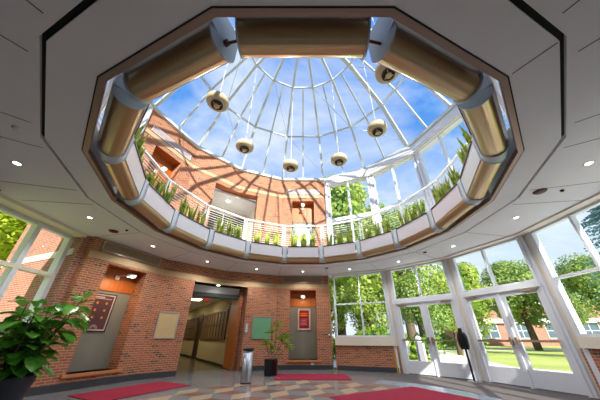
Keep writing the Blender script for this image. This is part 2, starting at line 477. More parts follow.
# ------------------------------------------------------------------ snake plants
def snake_mesh(seed):
    rnd = random.Random(seed); mb = MB()
    for i in range(21):
        bx, by = rnd.uniform(-.07, .07), rnd.uniform(-.05, .05)
        h = rnd.uniform(.36, .66); lean = rnd.uniform(.0, .16); az = math.atan2(by, bx)+rnd.uniform(-.9, .9); tw = rnd.uniform(0, PI)
        wd = rnd.uniform(.019, .029); rows = []
        for j in range(6):
            s = j/5.0; ww = wd*(1.0 if s < .55 else max(.03, 1-((s-.55)/.45)**1.6))
            c = Vector((bx+lean*h*s*s*CS(az), by+lean*h*s*s*SN(az), h*s)); ta = tw+s*.9
            d = Vector((CS(ta), SN(ta), 0)); nrm = Vector((-SN(ta), CS(ta), 0))
            rows.append([c-d*ww, c+nrm*ww*.35, c+d*ww])
        mb.grid(rows)
    return mb
snakes = [snake_mesh(s) for s in range(4)]
protos = []
POS = ['left', 'middle', 'right']
cnt = 0
for k in (9, 8, 7, 6, 5, 4, 3, 2, 1, 0, -1):
    for j in range(3):
        kk = k
        w = frame(kk, 0)
        u = (-.33, 0, .33)[j] + random.uniform(-.04, .04)
        lb = ('snake plant clump, %s of three in the planter at ' % POS[j]) + clock(kk)
        idx = cnt % 4; cnt += 1
        if len(protos) < 4:
            o = snakes[idx].build('snake_plant', M['snake'], None, loc=(0, 0, 0)); protos.append(o)
        else:
            o = protos[idx].copy(); COL.objects.link(o)
        o.location = w(u, 3.32, 3.70); o.rotation_euler = (0, 0, random.uniform(0, 6)); sc_ = random.uniform(1.02, 1.28); o.scale = (sc_,)*3
        
        tag(o, lb, 'plant', 'snake plants in the balcony planters')

# ------------------------------------------------------------------ balcony railing
rail = thing('balcony_railing', 'white railing of thin horizontal bars around the upper floor opening', 'railing', pol(C0, 0, 0, ZF2))
RA = 3.66
mb = MB()
for k in range(16): seg(mb, k, rect(RA-.03, RA+.03, 4.80, 4.85))
mb.build('handrail', M['white'], rail)
for i in range(11):
    z = 3.86+i*.083
    mb = MB()
    for k in range(16): seg(mb, k, rect(RA-.005, RA+.005, z, z+.010))
    mb.build('rail_bar', M['white'], rail)
for k in range(16):
    for e in (-1, 1):
        w = frame(k, 0); u = e*(RA*T11-.045)
        mb = MB(); mb.box(w, u-.014, u+.014, RA-.02, RA+.02, ZF2, 4.80); mb.build('post', M['white'], rail)
mb = MB()   # kerb under the railing
for k in range(16): seg(mb, k, rect(RA-.03, RA+.04, ZF2, ZF2+.07))
mb.build('kerb', M['box'], rail)

# ------------------------------------------------------------------ brick walls
def bay_wall(k, z0, z1, holes, name, mat, A=AW, c=C0, thick=.42, u0=None, u1=None):
    """brick bay with rectangular holes given as (u0,u1,za,zb)"""
    h = A*T11
    w = frame(k, A, c)
    u0 = -h if u0 is None else u0; u1 = h if u1 is None else u1
    mb = MB()
    cuts = sorted(holes)
    x = u0
    def piece(a, b, za, zb):
        if b-a > 1e-4 and zb-za > 1e-4:
            # mitre only at the bay ends
            ma = -thick*T11 if abs(a+h) < 1e-4 else 0; mb_ = thick*T11 if abs(b-h) < 1e-4 else 0
            P = [w(a, 0, za), w(b, 0, za), w(b+mb_, thick, za), w(a+ma, thick, za)]
            Q = [w(a, 0, zb), w(b, 0, zb), w(b+mb_, thick, zb), w(a+ma, thick, zb)]
            mb.prism(P, Q)
    for (a, b, za, zb) in cuts:
        piece(x, a, z0, z1); piece(a, b, z0, za); piece(a, b, zb, z1); x = b
    piece(x, u1, z0, z1)
    return struct(mb, name, mat)

SIDE = {4: 'wall_center', 5: 'wall_doorway', 6: 'wall_left', 7: 'wall_far_left', 8: 'wall_west'}
NZ0, NZ1 = .30, 2.72
bay_wall(4, 0, ZC, [(-.53, .53, NZ0, NZ1)], 'wall_center', M['brick'])
bay_wall(7, 0, ZC, [(-.53, .53, NZ0, NZ1)], 'wall_far_left', M['brick'])
bay_wall(6, 0, ZC, [(-.0, HW, 0, 2.74)], 'wall_left', M['brick'])
bay_wall(5, 0, ZC, [(-HW, -.12, 0, 2.74)], 'wall_doorway', M['brick'])
# upper storey
UZ0, UZ1 = 3.75, 6.95
bay_wall(4, ZF2, ZT, [(-.53, .53, 4.0, UZ1)], 'wall_upper_center', M['brick'])
bay_wall(7, ZF2, ZT, [(-.53, .53, 4.0, UZ1)], 'wall_upper_far_left', M['brick'])
bay_wall(6, ZF2, ZT, [(-.0, HW, ZF2, UZ1)], 'wall_upper_left', M['brick'])
bay_wall(5, ZF2, ZT, [(-HW, -.12, ZF2, UZ1)], 'wall_upper_doorway', M['brick'])
# behind the eye: plain brick
for k in (10, 11, 12, 13, 14):
    bay_wall(k, 0, ZC, [], 'wall_south', M['backwall'])
    bay_wall(k, ZF2, ZT, [], 'wall_upper_south', M['brick'])
bay_wall(9, ZF2, ZT, [], 'wall_upper_south', M['brick'])
# stone bands, wall caps, bases
mb = MB()
for k in (4, 5, 6, 7): seg(mb, k, rect(AW-.012, AW+.02, 2.78, 2.95))
struct(mb, 'trim_6', M['stone'])
mb = MB()
for k in (4, 5, 6, 7): seg(mb, k, rect(AW-.012, AW+.02, 7.13, 7.29))
struct(mb, 'trim_7', M['stone'])
mb = MB()
for k in (4, 5, 6, 7): seg(mb, k, rect(AW-.03, AW+.45, ZT, ZT+.06))
for k in (9, 10, 11, 12, 13, 14): seg(mb, k, rect(AW-.03, AW+.45, ZT, ZT+.06))
struct(mb, 'trim_8', M['cream'])
def base_piece(k, u0, u1, h=.14, A=AW, c=C0):
    w = frame(k, A, c); m_ = MB(); m_.box(w, u0, u1, -.012, .03, 0, h); return m_
n = 0
for (k, a, b, nm) in ((4, -HW, HW, 'center'), (5, -.12, HW, 'doorway'), (6, -HW, 0, 'left'), (7, -HW, HW, 'far_left')):
    struct(base_piece(k, a, b), 'baseboard_' + nm, M['base'])
# brick soffit under the upper doorway lintel: its shade is coloured in as orange trim
# ------------------------------------------------------------------ niches
def niche(k, z0, z1, zs, floor2):
    w = frame(k, AW)
    D = .40
    mb = MB(); mb.box(w, -.53, .53, D, D+.05, z0, zs); mb.cur = 0
    p = MB(); p.box(w, -.535, .535, D-.004, D+.06, z0-.02, zs)
    nm = 'tall grey panel in the '
    return w, D
def alcove(k, z0, zs, z1, where, mats, shelf=True, upper=False):
    w = frame(k, AW); D = .40
    t = thing('alcove_panel', where, 'wall panel', w(0, D, z0), 0, 'recessed panels in the brick alcoves')
    mb = MB(); mb.box(w, -.535, .535, D, D+.04, z0-.02, zs); mb.build('panel', mats[0], t)
    mb = MB(); mb.box(w, -.535, .535, D-.03, D+.04, zs, z1+.01); mb.build('wood_head', mats[1], t)
    if shelf:
        mb = MB(); mb.box(w, -.61, .66, -.06, D, z0-.06, z0); o = mb.build('ledge', M['wood_shelf'], t); 
    # wood lining at the left and right reveal, top soffit
    mb = MB(); mb.box(w, -.535, .535, .02, D, z1-.012, z1+.012); mb.build('soffit_board', mats[1], t)
    return t, w, D
alcove(4, NZ0, 2.13, NZ1, 'tall grey alcove panel with orange wood head, centre wall ground floor', (M['panel'], M['wood']))
alcove(7, NZ0, 2.13, NZ1, 'tall grey alcove panel with orange wood head, left wall ground floor', (M['panel'], M['wood']))
alcove(4, 4.0, 5.95, UZ1, 'upper floor centre alcove panel, teal below and sunlit orange wood above', (M['tealpanel'], M['wood']), shelf=False)
alcove(7, 4.0, 5.95, UZ1, 'upper floor left alcove panel of orange wood above the railing', (M['wood'], M['wood']), shelf=False)

# ------------------------------------------------------------------ lamps in the alcoves
def alcove_lamp(k, z, label, u=0.0, watts=14, L=.42):
    w = frame(k, AW); D = .37
    t = thing('wall_lamp', label, 'lamp', w(u, D, z), 0, 'white arm lamps in the alcoves')
    mb = MB(); mb.box(w, u-.055, u+.055, D-.03, D, z-.055, z+.055); mb.build('back_plate', M['white'], t)
    mb = MB(); mb.tube([w(u, D-.02, z), w(u, D-.15, z+.03), w(u, D-L, z+.03)], .011, 8); mb.build('arm', M['white'], t)
    mb = MB(); mb.prism([w(u-.085, D-L-.09, z-.035), w(u+.085, D-L-.09, z-.035), w(u+.085, D-L+.07, z-.035), w(u-.085, D-L+.07, z-.035)],
                        [w(u-.07, D-L-.075, z+.035), w(u+.07, D-L-.075, z+.035), w(u+.07, D-L+.06, z+.035), w(u-.07, D-L+.06, z+.035)])
    h = mb.build('head', M['white'], t)
    mb = MB(); mb.box(w, u-.07, u+.07, D-L-.075, D-L+.055, z-.041, z-.036); mb.build('lens', M['lamp_on'], h)
    ld = bpy.data.lights.new('alcove_light', 'SPOT'); ld.energy = watts; ld.color = (1, .62, .3); ld.spot_size = R(140); ld.spot_blend = .8; ld.shadow_soft_size = .05
    lo = bpy.data.objects.new('alcove_light', ld); COL.objects.link(lo); lo.location = w(u, D-L, z-.06)
    tgt = Vector(w(u, .35, z-.9)) - Vector(lo.location); lo.rotation_euler = tgt.to_track_quat('-Z', 'Y').to_euler()
    return t
alcove_lamp(4, 2.47, 'white arm lamp in the centre ground floor alcove', watts=14)
alcove_lamp(7, 2.50, 'white arm lamp lighting the left ground floor alcove', u=-.02, watts=34, L=.60)
alcove_lamp(4, 6.72, 'white arm lamp in the upper floor centre alcove', watts=4)
alcove_lamp(7, 6.25, 'white arm lamp in the upper floor left alcove', u=-.05, watts=20)

# ------------------------------------------------------------------ vents
def vent(k, z0, z1, mat, label, u=.84, slats=12):
    w = frame(k, AW)
    t = thing('air_vent', label, 'vent', w(0, 0, z0), 0, 'long wall vents in the brick')
    mb = MB()
    mb.box(w, -u, u, -.03, .0, z0, z0+.02); mb.box(w, -u, u, -.03, .0, z1-.02, z1)
    mb.box(w, -u, -u+.02, -.03, .0, z0, z1); mb.box(w, u-.02, u, -.03, .0, z0, z1)
    mb.build('frame', M['alu'] if mat is not M['ventup'] else M['white'], t)
    mb = MB()
    for i in range(slats):
        z = z0+.02+(z1-z0-.04)*(i+.1)/slats
        mb.box(w, -u+.02, u-.02, -.022, -.004, z, z+(z1-z0-.04)/slats*.7)
    mb.box(w, -u+.02, u-.02, -.004, 0, z0+.02, z1-.02)
    mb.build('louvre', mat, t)
vent(4, 3.0, 3.27, M['vent'], 'bronze louvred vent above the centre alcove, ground floor')
vent(7, 3.0, 3.27, M['vent'], 'bronze louvred vent above the left alcove, ground floor')
vent(4, 7.33, 7.60, M['ventup'], 'pale louvred vent above the upper centre alcove')
vent(7, 7.33, 7.60, M['ventup'], 'pale louvred vent above the upper left alcove')

# ------------------------------------------------------------------ posters and boards
def framed(k, u0, u1, z0, z1, d, name, label, cat, fmat, fmw, art, group=None, depth=.025):
    w = frame(k, AW)
    t = thing(name, label, cat, w((u0+u1)/2, d, z0), 0, group)
    mb = MB()
    mb.box(w, u0, u1, d-depth, d, z0, z0+fmw); mb.box(w, u0, u1, d-depth, d, z1-fmw, z1)
    mb.box(w, u0, u0+fmw, d-depth, d, z0+fmw, z1-fmw); mb.box(w, u1-fmw, u1, d-depth, d, z0+fmw, z1-fmw)
    mb.build('frame', fmat, t)
    art(w, t, u0+fmw, u1-fmw, z0+fmw, z1-fmw, d)
    return t
def art_maroon(w, t, u0, u1, z0, z1, d):
    mb = MB(); mb.box(w, u0, u1, d-.012, d-.002, z0, z1); mb.build('mount', M['pborder'], t)
    b = .03; mb = MB(); mb.box(w, u0+b, u1-b, d-.014, d-.012, z0+b, z1-b); o = mb.build('print', M['maroon'], t)
    W_ = u1-u0; H_ = z1-z0
    for i in range(3):
        for j in range(2):
            cu = u0+W_*(.3+.4*j); cz = z1-H_*(.25+.2*i); mb = MB()
            for h in range(2):
                n = 10; r_ = .032 if h == 0 else .022
                A = [w(cu+r_*CS(2*PI*q/n)*(1 if (q % 2 or h) else .8), d-.014-.001*(h), cz+r_*SN(2*PI*q/n)) for q in range(n)]
                B = [w(cu+r_*CS(2*PI*q/n)*(1 if (q % 2 or h) else .8), d-.015-.001*(h), cz+r_*SN(2*PI*q/n)) for q in range(n)]
                mb.prism(A, B)
            mb.build('gold_emblem', M['gold_dot'], o)
    mb = MB()
    for a in range(0, 181, 20):
        a0, a1 = R(a-4), R(a+4); cu = (u0+u1)/2; cz = z0+H_*.06
        mb.prism([w(cu+.03*CS(a0), d-.014, cz+.03*SN(a0)), w(cu+.09*CS(a0), d-.014, cz+.09*SN(a0)), w(cu+.09*CS(a1), d-.014, cz+.09*SN(a1)), w(cu+.03*CS(a1), d-.014, cz+.03*SN(a1))],
                 [w(cu+.03*CS(a0), d-.0155, cz+.03*SN(a0)), w(cu+.09*CS(a0), d-.0155, cz+.09*SN(a0)), w(cu+.09*CS(a1), d-.0155, cz+.09*SN(a1)), w(cu+.03*CS(a1), d-.0155, cz+.03*SN(a1))])
    mb.box(w, u0+.07, u0+.30, d-.0155, d-.014, z1-.085, z1-.06)
    mb.box(w, u0+.07, u1-.07, d-.0155, d-.014, z1-.115, z1-.10)
    mb.build('pale_print', M['pborder'], o)
def art_crimson(w, t, u0, u1, z0, z1, d):
    mb = MB(); mb.box(w, u0, u1, d-.012, d-.002, z0, z1); mb.build('mount', M['pborder'], t)
    b = .05; mb = MB(); mb.box(w, u0+b, u1-b, d-.014, d-.012, z0+b, z1-b); o = mb.build('print', M['crimson'], t)
    mb = MB(); W_ = u1-u0; H_ = z1-z0
    for i, (a, c_, y, hh) in enumerate(((.2, .72, .74, .05), (.2, .8, .64, .05))):
        mb.box(w, u0+W_*a, u0+W_*c_, d-.0155, d-.014, z0+H_*y, z0+H_*y+hh)
    mb.build('heading_lines', M['orange_text'], o)
    mb = MB()
    for i in range(5): mb.box(w, u0+W_*.2, u0+W_*(.76-.08*(i % 2)), d-.0155, d-.014, z0+H_*(.5-.07*i), z0+H_*(.5-.07*i)+.012)
    mb.build('small_lines', M['pborder'], o)
def art_white(w, t, u0, u1, z0, z1, d):
    mb = MB(); mb.box(w, u0, u1, d-.012, d-.002, z0, z1); o = mb.build('sheet', M['white'], t)
    mb = MB()
    for i in range(4): 
        for j in range(3): mb.box(w, u0+.07+.10*j, u0+.15+.10*j, d-.0145, d-.012, z0+.14+.07*i, z0+.18+.07*i)
    mb.build('print', M['slate'], o)
def plain(mat):
    def f(w, t, u0, u1, z0, z1, d):
        mb = MB(); mb.box(w, u0, u1, d-.012, d, z0, z1); mb.build('sheet', mat, t)
    return f
framed(7, -.44, .16, 1.14, 2.05, .40, 'framed_poster', 'black framed maroon poster with six gold emblems in left alcove', 'poster', M['blackf'], .022, art_maroon)
framed(4, -.22, .31, 1.26, 2.06, .40, 'framed_poster', 'crimson poster with orange heading in the centre alcove', 'poster', M['alu'], .02, art_crimson)
framed(4, -.27, .31, 4.75, 5.62, .40, 'framed_poster', 'white poster on teal panel on the upper floor', 'poster', M['white'], .03, art_white)
framed(6, -.86, -.27, .98, 1.71, 0, 'notice_board', 'cream notice board with metal edge on brick left of the doorway', 'notice board', M['alu'], .022, plain(M['cream_board']))
framed(5, .17, .88, .96, 1.71, 0, 'notice_board', 'green notice board with metal edge on brick right of the doorway', 'notice board', M['alu'], .022, plain(M['green_board']))
w = frame(5, AW)
mb = MB(); mb.box(w, -.06, .02, -.02, 0, 1.17, 1.45); o = mb.build('wall_switch', M['plate']); tag(o, 'pale grey switch plate on brick pier beside the wooden door', 'switch')
w = frame(4, AW)
mb = MB(); mb.lathe([(0, 0), (.05, 0), (.05, .02), (0, .02)], (0, 0, 0), 14)
mb.v = [Vector(w(1.02+p.x*.9 - .04, -.0-p.z, 1.09+p.y)) for p in mb.v]
o = mb.build('thermostat', M['plate']); tag(o, 'round grey thermostat on brick right of the centre alcove', 'thermostat')
mb = MB(); mb.box(w, .28, .40, -.012, 0, .14, .23); o = mb.build('power_outlet', M['plate']); tag(o, 'pale outlet plate low on brick below the centre alcove', 'outlet')

# ------------------------------------------------------------------ doorway and corridor
P6 = Vector(frame(6, AW)(0, 0, 0)); P5 = Vector(frame(5, AW)(-.12, 0, 0))
OM = (P6+P5)/2; tt = (P5-P6).normalized(); nn = Vector((-tt.y, tt.x, 0))
HWD = (P5-P6).length/2
def cw(u, d, z): p = OM+tt*u+nn*d; return (p.x, p.y, z)
def corridor():
    L = 16
    mb = MB(); mb.box(cw, -1.5, 1.6, -.9, L, -.04, -.001)
    struct(mb, 'floor', M['corrfloor'])
    mb = MB(); mb.box(cw, -1.4, 1.4, .62, L, 2.62, 2.70); struct(mb, 'ceiling', M['ceil'])
    mb = MB(); mb.box(cw, -1.2, 1.4, .0, .62, 2.74, 2.80); struct(mb, 'ceiling', M['stone'])
    # right wall: cream above, lighter below
    mb = MB(); mb.box(cw, .84, .94, .5, L, 0, 2.62); struct(mb, 'wall_corridor_right', M['plaster'])
    mb = MB(); mb.box(cw, -1.10, -1.0, .45, L, 0, 2.62); struct(mb, 'wall_corridor_left', M['plaster'])
    mb = MB(); mb.box(cw, -1.0, .9, L-.2, L, 0, 2.62); struct(mb, 'wall_corridor_end', M['plaster_lo'])
    mb = MB(); mb.box(cw, .825, .84, .95, L-.3, 0, .10); struct(mb, 'baseboard_corridor', M['black'])
    mb = MB(); mb.box(cw, .842, 1.4, .40, .62, 0, 2.74); struct(mb, 'wall_jamb', M['brick'])
    mb = MB(); mb.box(cw, -1.4, 1.4, .56, .64, 2.49, 3.3); struct(mb, 'wall_over_corridor', M['ceil'])
    # jamb bricks either side, deep reveal
    mb = MB(); mb.box(cw, -HWD-.12, -HWD+.0, .10, .62, 0, 2.74); struct(mb, 'wall_jamb', M['brick'])
    mb = MB(); mb.box(cw, HWD-.0, HWD+.10, .10, .55, 0, 2.74); struct(mb, 'wall_jamb', M['brick'])
corridor()
# header / roller housing
t = thing('door_header', 'dark slate header box across the top of the corridor doorway', 'header', cw(0, .5, 2.3))
mb = MB(); mb.box(cw, -HWD, HWD-.12, .50, .558, 2.36, 2.49); mb.build('header_box', M['slate'], t)
mb = MB(); mb.box(cw, -HWD, HWD-.12, .48, .558, 2.31, 2.355); mb.build('track', M['black'], t)
# folded wooden door leaf on the right jamb
t = thing('wooden_door', 'tall orange wooden door folded open at the right of the corridor', 'door', cw(.8, .5, 0))
mb = MB(); mb.box(cw, .79, .84, .27, 1.20, .02, 2.36); mb.build('leaf', M['wood'], t)
mb = MB(); mb.box(cw, .75, .775, 1.08, 1.14, .98, 1.12); mb.build('handle', M['alu'], t)
t = thing('ceiling_light', 'round downlight in the soffit above the ground floor doorway', 'light', cw(-.1, .25, 2.74))
mb = MB(); mb.lathe([(0, -.008), (.05, -.008), (.065, 0)], cw(-.1, .25, 2.74), 18); mb.build('lens', M['lamp_cool'], t)
ld = bpy.data.lights.new('soffit_light', 'SPOT'); ld.energy = 2; ld.color = (1, .95, .86); ld.spot_size = R(150); ld.shadow_soft_size = .04
lo = bpy.data.objects.new('soffit_light', ld); COL.objects.link(lo); lo.location = cw(-.1, .25, 2.72)
# display cases along the right corridor wall
def display(d0, d1, label):
    t = thing('display_case', label, 'display case', cw(.84, d0, .95), 0, 'wood framed cases on the corridor wall')
    mb = MB()
    for (a, b, z0, z1) in ((d0, d1, .92, .99), (d0, d1, 2.02, 2.08), (d0, d1, 1.52, 1.56), (d0, d0+.06, .92, 2.08), (d1-.06, d1, .92, 2.08)):
        mb.box(cw, .78, .84, a, b, z0, z1)
    n = int((d1-d0)/.45)
    for i in range(1, n): 
        x = d0+(d1-d0)*i/n; mb.box(cw, .79, .84, x-.012, x+.012, .97, 2.05)
    mb.build('frame', M['wood_dark'], t)
    mb = MB(); mb.box(cw, .815, .839, d0+.03, d1-.03, .95, 2.05); mb.build('backing', M['case'], t)
display(1.5, 5.6, 'nearest wood framed display case on the corridor right wall')
display(7.0, 10.4, 'second wood framed display case further down the corridor')
for d in (5.8, 10.8):
    t = thing('corridor_door', 'dark doorway past the %s display case in the corridor' % ('nearest' if d < 7 else 'second'), 'door', cw(.84, d, 0), 0, 'dark corridor doors')
    mb = MB(); mb.box(cw, .81, .84, d+.06, d+.88, .02, 2.12); mb.build('leaf', M['blackf'], t)
    mb = MB(); mb.box(cw, .79, .84, d, d+.06, 0, 2.18); mb.box(cw, .79, .84, d+.88, d+.94, 0, 2.18); mb.box(cw, .79, .84, d, d+.94, 2.12, 2.18); mb.build('door_frame', M['wood_dark'], t)
mb = MB(); mb.box(cw, .79, .84, 1.30, 1.42, 2.12, 2.26); o = mb.build('fire_alarm', M['redbell']); tag(o, 'red fire alarm box high on corridor right wall', 'alarm')
t = thing('exit_sign', 'small red lit exit sign hanging in the corridor', 'sign', cw(.1, 2.6, 2.42))
mb = MB(); mb.box(cw, -.02, .28, 2.58, 2.63, 2.42, 2.60); mb.build('case', M['white'], t)
# letters EXIT as strokes
mb = MB(); x0 = .0
def stroke(a, b, th=.016):
    pa = Vector(cw(a[0], 2.575, a[1])); pb = Vector(cw(b[0], 2.575, b[1])); mb.bar(pa, pb, th, th, up=nn)
for (dx, segs_) in ((0, (((0, 0), (0, .1)), ((0, 0), (.04, 0)), ((0, .05), (.035, .05)), ((0, .1), (.04, .1)))), (.065, (((0, 0), (.045, .1)), ((0, .1), (.045, 0)))),
                   (.135, (((0, 0), (0, .1)),)), (.165, (((.025, 0), (.025, .1)), ((0, .1), (.05, .1))))):
    for a, b in segs_: stroke((.02+dx+a[0], 2.46+a[1]), (.02+dx+b[0], 2.46+b[1]))
mb.build('lettering', M['redsign'], t)
for i, (u, d) in enumerate(((-.25, 3.4), (-.45, 6.2), (-.2, 10.0))):
    t = thing('ceiling_light', 'flat lit ceiling light in the corridor, %s from the doorway' % ('first', 'second', 'third')[i], 'light', cw(u, d, 2.60), 0, 'corridor ceiling lights')
    mb = MB(); mb.box(cw, u-.32, u+.32, d-.35, d+.35, 2.585, 2.62); mb.build('housing', M['white'], t)
    mb = MB(); mb.box(cw, u-.28, u+.28, d-.31, d+.31, 2.578, 2.585); mb.build('diffuser', M['lamp_on'], t)
    ld = bpy.data.lights.new('corridor_light', 'AREA'); ld.energy = 9; ld.size = .6; ld.color = (1, .9, .72)
    lo = bpy.data.objects.new('corridor_light', ld); COL.objects.link(lo); lo.location = cw(u, d, 2.56)

# upper doorway: a lit lobby behind
mb = MB(); mb.box(cw, -HWD-.3, HWD+1.2, .43, 2.0, 6.80, 6.90); struct(mb, 'ceiling', M['white'])
mb = MB(); mb.box(cw, -HWD-.3, HWD+1.2, .40, 2.0, ZF2-.3, ZF2); struct(mb, 'floor', M['ceil'])
mb = MB(); mb.box(cw, HWD+.25, HWD+.35, .43, 2.0, ZF2, 6.8); mb.box(cw, -HWD-.3, -HWD-.2, .43, 2.0, ZF2, 6.8); struct(mb, 'wall_lobby_side', M['cream'])
mb = MB(); mb.box(cw, -HWD-.3, HWD+.4, 1.9, 2.0, ZF2, 6.8); struct(mb, 'wall_lobby_back', M['cream'])
t = thing('lobby_window', 'olive tinted two pane window behind the upper floor doorway', 'window', cw(0, 1.86, 4.4))
mb = MB(); mb.box(cw, -.85, -.03, 1.86, 1.88, 4.4, 6.5); mb.box(cw, .03, 1.15, 1.86, 1.88, 4.4, 6.5); mb.build('pane', M['olive'], t)
mb = MB()
for a, b, z0, z1 in ((-.91, 1.21, 4.32, 4.4), (-.91, 1.21, 6.5, 6.57), (-.91, -.85, 4.4, 6.5), (-.03, .03, 4.4, 6.5), (1.15, 1.21, 4.4, 6.5)): mb.box(cw, a, b, 1.83, 1.89, z0, z1)
mb.build('frame', M['white'], t)
mb = MB()
for i in range(2): seg(mb, 5+i, rect(AW+.02, AW+.40, UZ1-.012, UZ1))
struct(mb, 'trim_9', M['wood'])  # underside of the brick lintel, its shadowed tone put into the orange colour
t = thing('ceiling_light', 'round downlight in the white soffit behind the upper doorway', 'light', cw(-.1, 1.0, 6.8))
mb = MB(); mb.lathe([(0, -.012), (.07, -.012), (.085, 0)], cw(-.1, 1.0, 6.8), 18); mb.build('lens', M['lamp_cool'], t)
ld = bpy.data.lights.new('lobby_light', 'POINT'); ld.energy = 12; ld.color = (1, .93, .8); ld.shadow_soft_size = .15
lo = bpy.data.objects.new('lobby_light', ld); COL.objects.link(lo); lo.location = cw(0, 1.0, 6.0)

# ------------------------------------------------------------------ right hand glazed facade, ground floor
wn = [0]
def window_root(nm, loc):
    o = bpy.data.objects.new(nm, None); COL.objects.link(o); o.location = loc; o['kind'] = 'structure'; o.empty_display_size = .1
    return o
def glass_bay(k, z0, z1, mull, rails, c=C2, A=A2, post=.15, fr=.05, nm=None, dep=.11, u0=None, u1=None, panes=True):
    wn[0] += 1
    w = frame(k, A, c); h = A*T11
    u0 = -h+post if u0 is None else u0; u1 = h-post if u1 is None else u1
    t = window_root(nm or 'window_%d' % wn[0], w(0, 0, z0))
    mb = MB(); mb.box(w, u0, u1, -dep/2, dep/2, z0, z0+fr); mb.box(w, u0, u1, -dep/2, dep/2, z1-fr, z1)
    mb.box(w, u0, u0+fr, -dep/2, dep/2, z0+fr, z1-fr); mb.box(w, u1-fr, u1, -dep/2, dep/2, z0+fr, z1-fr)
    mb.build('window_frame', M['frame'], t)
    us = [u0]+list(mull)+[u1]; zs = [z0]+list(rails)+[z1]
    for m_ in mull:
        mb = MB(); mb.box(w, m_-fr/2, m_+fr/2, -dep/2, dep/2, z0+fr, z1-fr); mb.build('mullion', M['frame'], t)
    for r_ in rails:
        rf = .075 if z0 > 3.5 else fr/2
        mb = MB(); mb.box(w, u0+fr, u1-fr, -dep/2-.005, dep/2, r_-rf, r_+rf); mb.build('glazing_rail', M['frame'], t)
    if panes:
        for i in range(len(us)-1):
            for j in range(len(zs)-1):
                mb = MB(); mb.q([w(us[i]+.01, 0, zs[j]+.01), w(us[i+1]-.01, 0, zs[j]+.01), w(us[i+1]-.01, 0, zs[j+1]-.01), w(us[i]+.01, 0, zs[j+1]-.01)]); mb.build('pane', M['glass'], t)
    return t, w
# corner posts
def corner_post(ang, z0, z1, wd, dp, nm):
    x, y, _ = pol(C2, 5.55, ang, 0)
    a = R(ang); n = Vector((CS(a), SN(a), 0)); t = Vector((n.y, -n.x, 0))
    def w(u, d, z): p = Vector((x, y, 0))+n*d+t*u; return (p.x, p.y, z)
    mb = MB(); mb.box(w, -wd, -wd*.35, -dp, .10, z0, z1); mb.box(w, wd*.35, wd, -dp, .10, z0, z1); mb.cur = 1; mb.box(w, -wd*.35, wd*.35, -dp+.05, .08, z0, z1)
    return struct(mb, nm, [M['frame'], M['cream']])
for i, a in enumerate((56.25, 33.75, 11.25, -11.25, -33.75)):
    corner_post(a, 0, ZC, .16, .05, 'trim_%d' % (20+i))
# bay 3: window above brick
glass_bay(3, 1.03, ZC-.03, [0.0], [2.15], u0=-HW2+.06)
w3 = frame(3, A2, C2)
bay_wall(3, 0, .76, [], 'wall_right', M['brick'], A=A2-.02, c=C2, thick=.3)
mb = MB(); mb.box(w3, -HW2+.02, HW2-.08, -.08, .12, .76, 1.03); struct(mb, 'trim_10', M['cream'])
struct(base_piece(3, -HW2+.04, HW2-.05, .14, A2-.02, C2), 'baseboard_right', M['base'])
mb = MB(); mb.box(w3, HW2-.16, HW2-.12, -.04, 0, 0, .62); o = mb.build('corner_guard', M['yellow']); tag(o, 'narrow yellow corner guard where brick meets the door post', 'corner guard')
# bay 0 and -1: window above brick
for k in (0, -1):
    glass_bay(k, 1.02, ZC-.03, [0.0], [2.15])
    wk = frame(k, A2, C2)
    bay_wall(k, 0, .82, [], 'wall_right', M['brick'], A=A2-.02, c=C2, thick=.3)
    mb = MB(); mb.box(wk, -HW2+.10, HW2-.08, -.08, .12, .82, 1.02); struct(mb, 'trim_11', M['cream'])
    struct(base_piece(k, -HW2+.1, HW2-.1, .14, A2-.02, C2), 'baseboard_right', M['base'])
# door bays
dn = [0]
for k in (1, 2):
    glass_bay(k, 2.17, ZC-.03, [0.0], [])
    w = frame(k, A2, C2); H_ = HW2-.15
    mb = MB(); mb.box(w, -H_, H_, -.08, .06, 2.05, 2.17); struct(mb, 'trim_%d' % (12+k), M['frame'])
    for e in (-1, 1):
        dn[0] += 1
        ua, ub = (-H_+.04, -.03) if e < 0 else (.03, H_-.04)
        t = window_root('door_%d' % dn[0], w((ua+ub)/2, 0, 0))
        mb = MB(); st = .085
        mb.box(w, ua, ua+st, -.03, .03, .02, 2.04); mb.box(w, ub-st, ub, -.03, .03, .02, 2.04)
        mb.box(w, ua+st, ub-st, -.03, .03, .02, .36); mb.box(w, ua+st, ub-st, -.03, .03, 1.94, 2.04)
        mb.build('door_leaf', M['frame'], t)
        mb = MB(); mb.q([w(ua+st-.01, 0, .35), w(ub-st+.01, 0, .35), w(ub-st+.01, 0, 1.95), w(ua+st-.01, 0, 1.95)]); mb.build('door_glass', M['glass'], t)
        mb = MB(); mb.box(w, ua+.03, ub-.03, -.10, -.06, .91, .955); mb.build('push_bar', M['vent'], t)
        mb = MB(); hu = (ub-.06) if e < 0 else (ua+.01); mb.box(w, hu, hu+.05, -.11, -.03, .85, 1.01); mb.build('latch_box', M['vent'], t)
        mb = MB(); mb.box(w, (ua+.05 if e < 0 else ub-.33), (ua+.33 if e < 0 else ub-.05), -.085, -.03, 1.985, 2.03); mb.build('door_closer', M['vent'], t)
    mb = MB(); mb.box(w, -.03, .03, -.05, .05, 0, 2.05); mb.box(w, -H_-.02, -H_+.04, -.05, .05, 0, 2.05); mb.box(w, H_-.04, H_+.02, -.05, .05, 0, 2.05)
    struct(mb, 'trim_%d' % (15+k), M['frame'])
# head bulkhead along the glass
mb = MB()
for k in (3, 2, 1, 0, -1, -2): seg(mb, k, rect(A2-.26, A2+.1, ZC-.035, ZC+.0), c=C2)
struct(mb, 'trim_18', M['cream'])
bay_wall(-2, 0, ZC, [], 'wall_south_east', M['backwall'], A=A2-.02, c=C2, thick=.3)

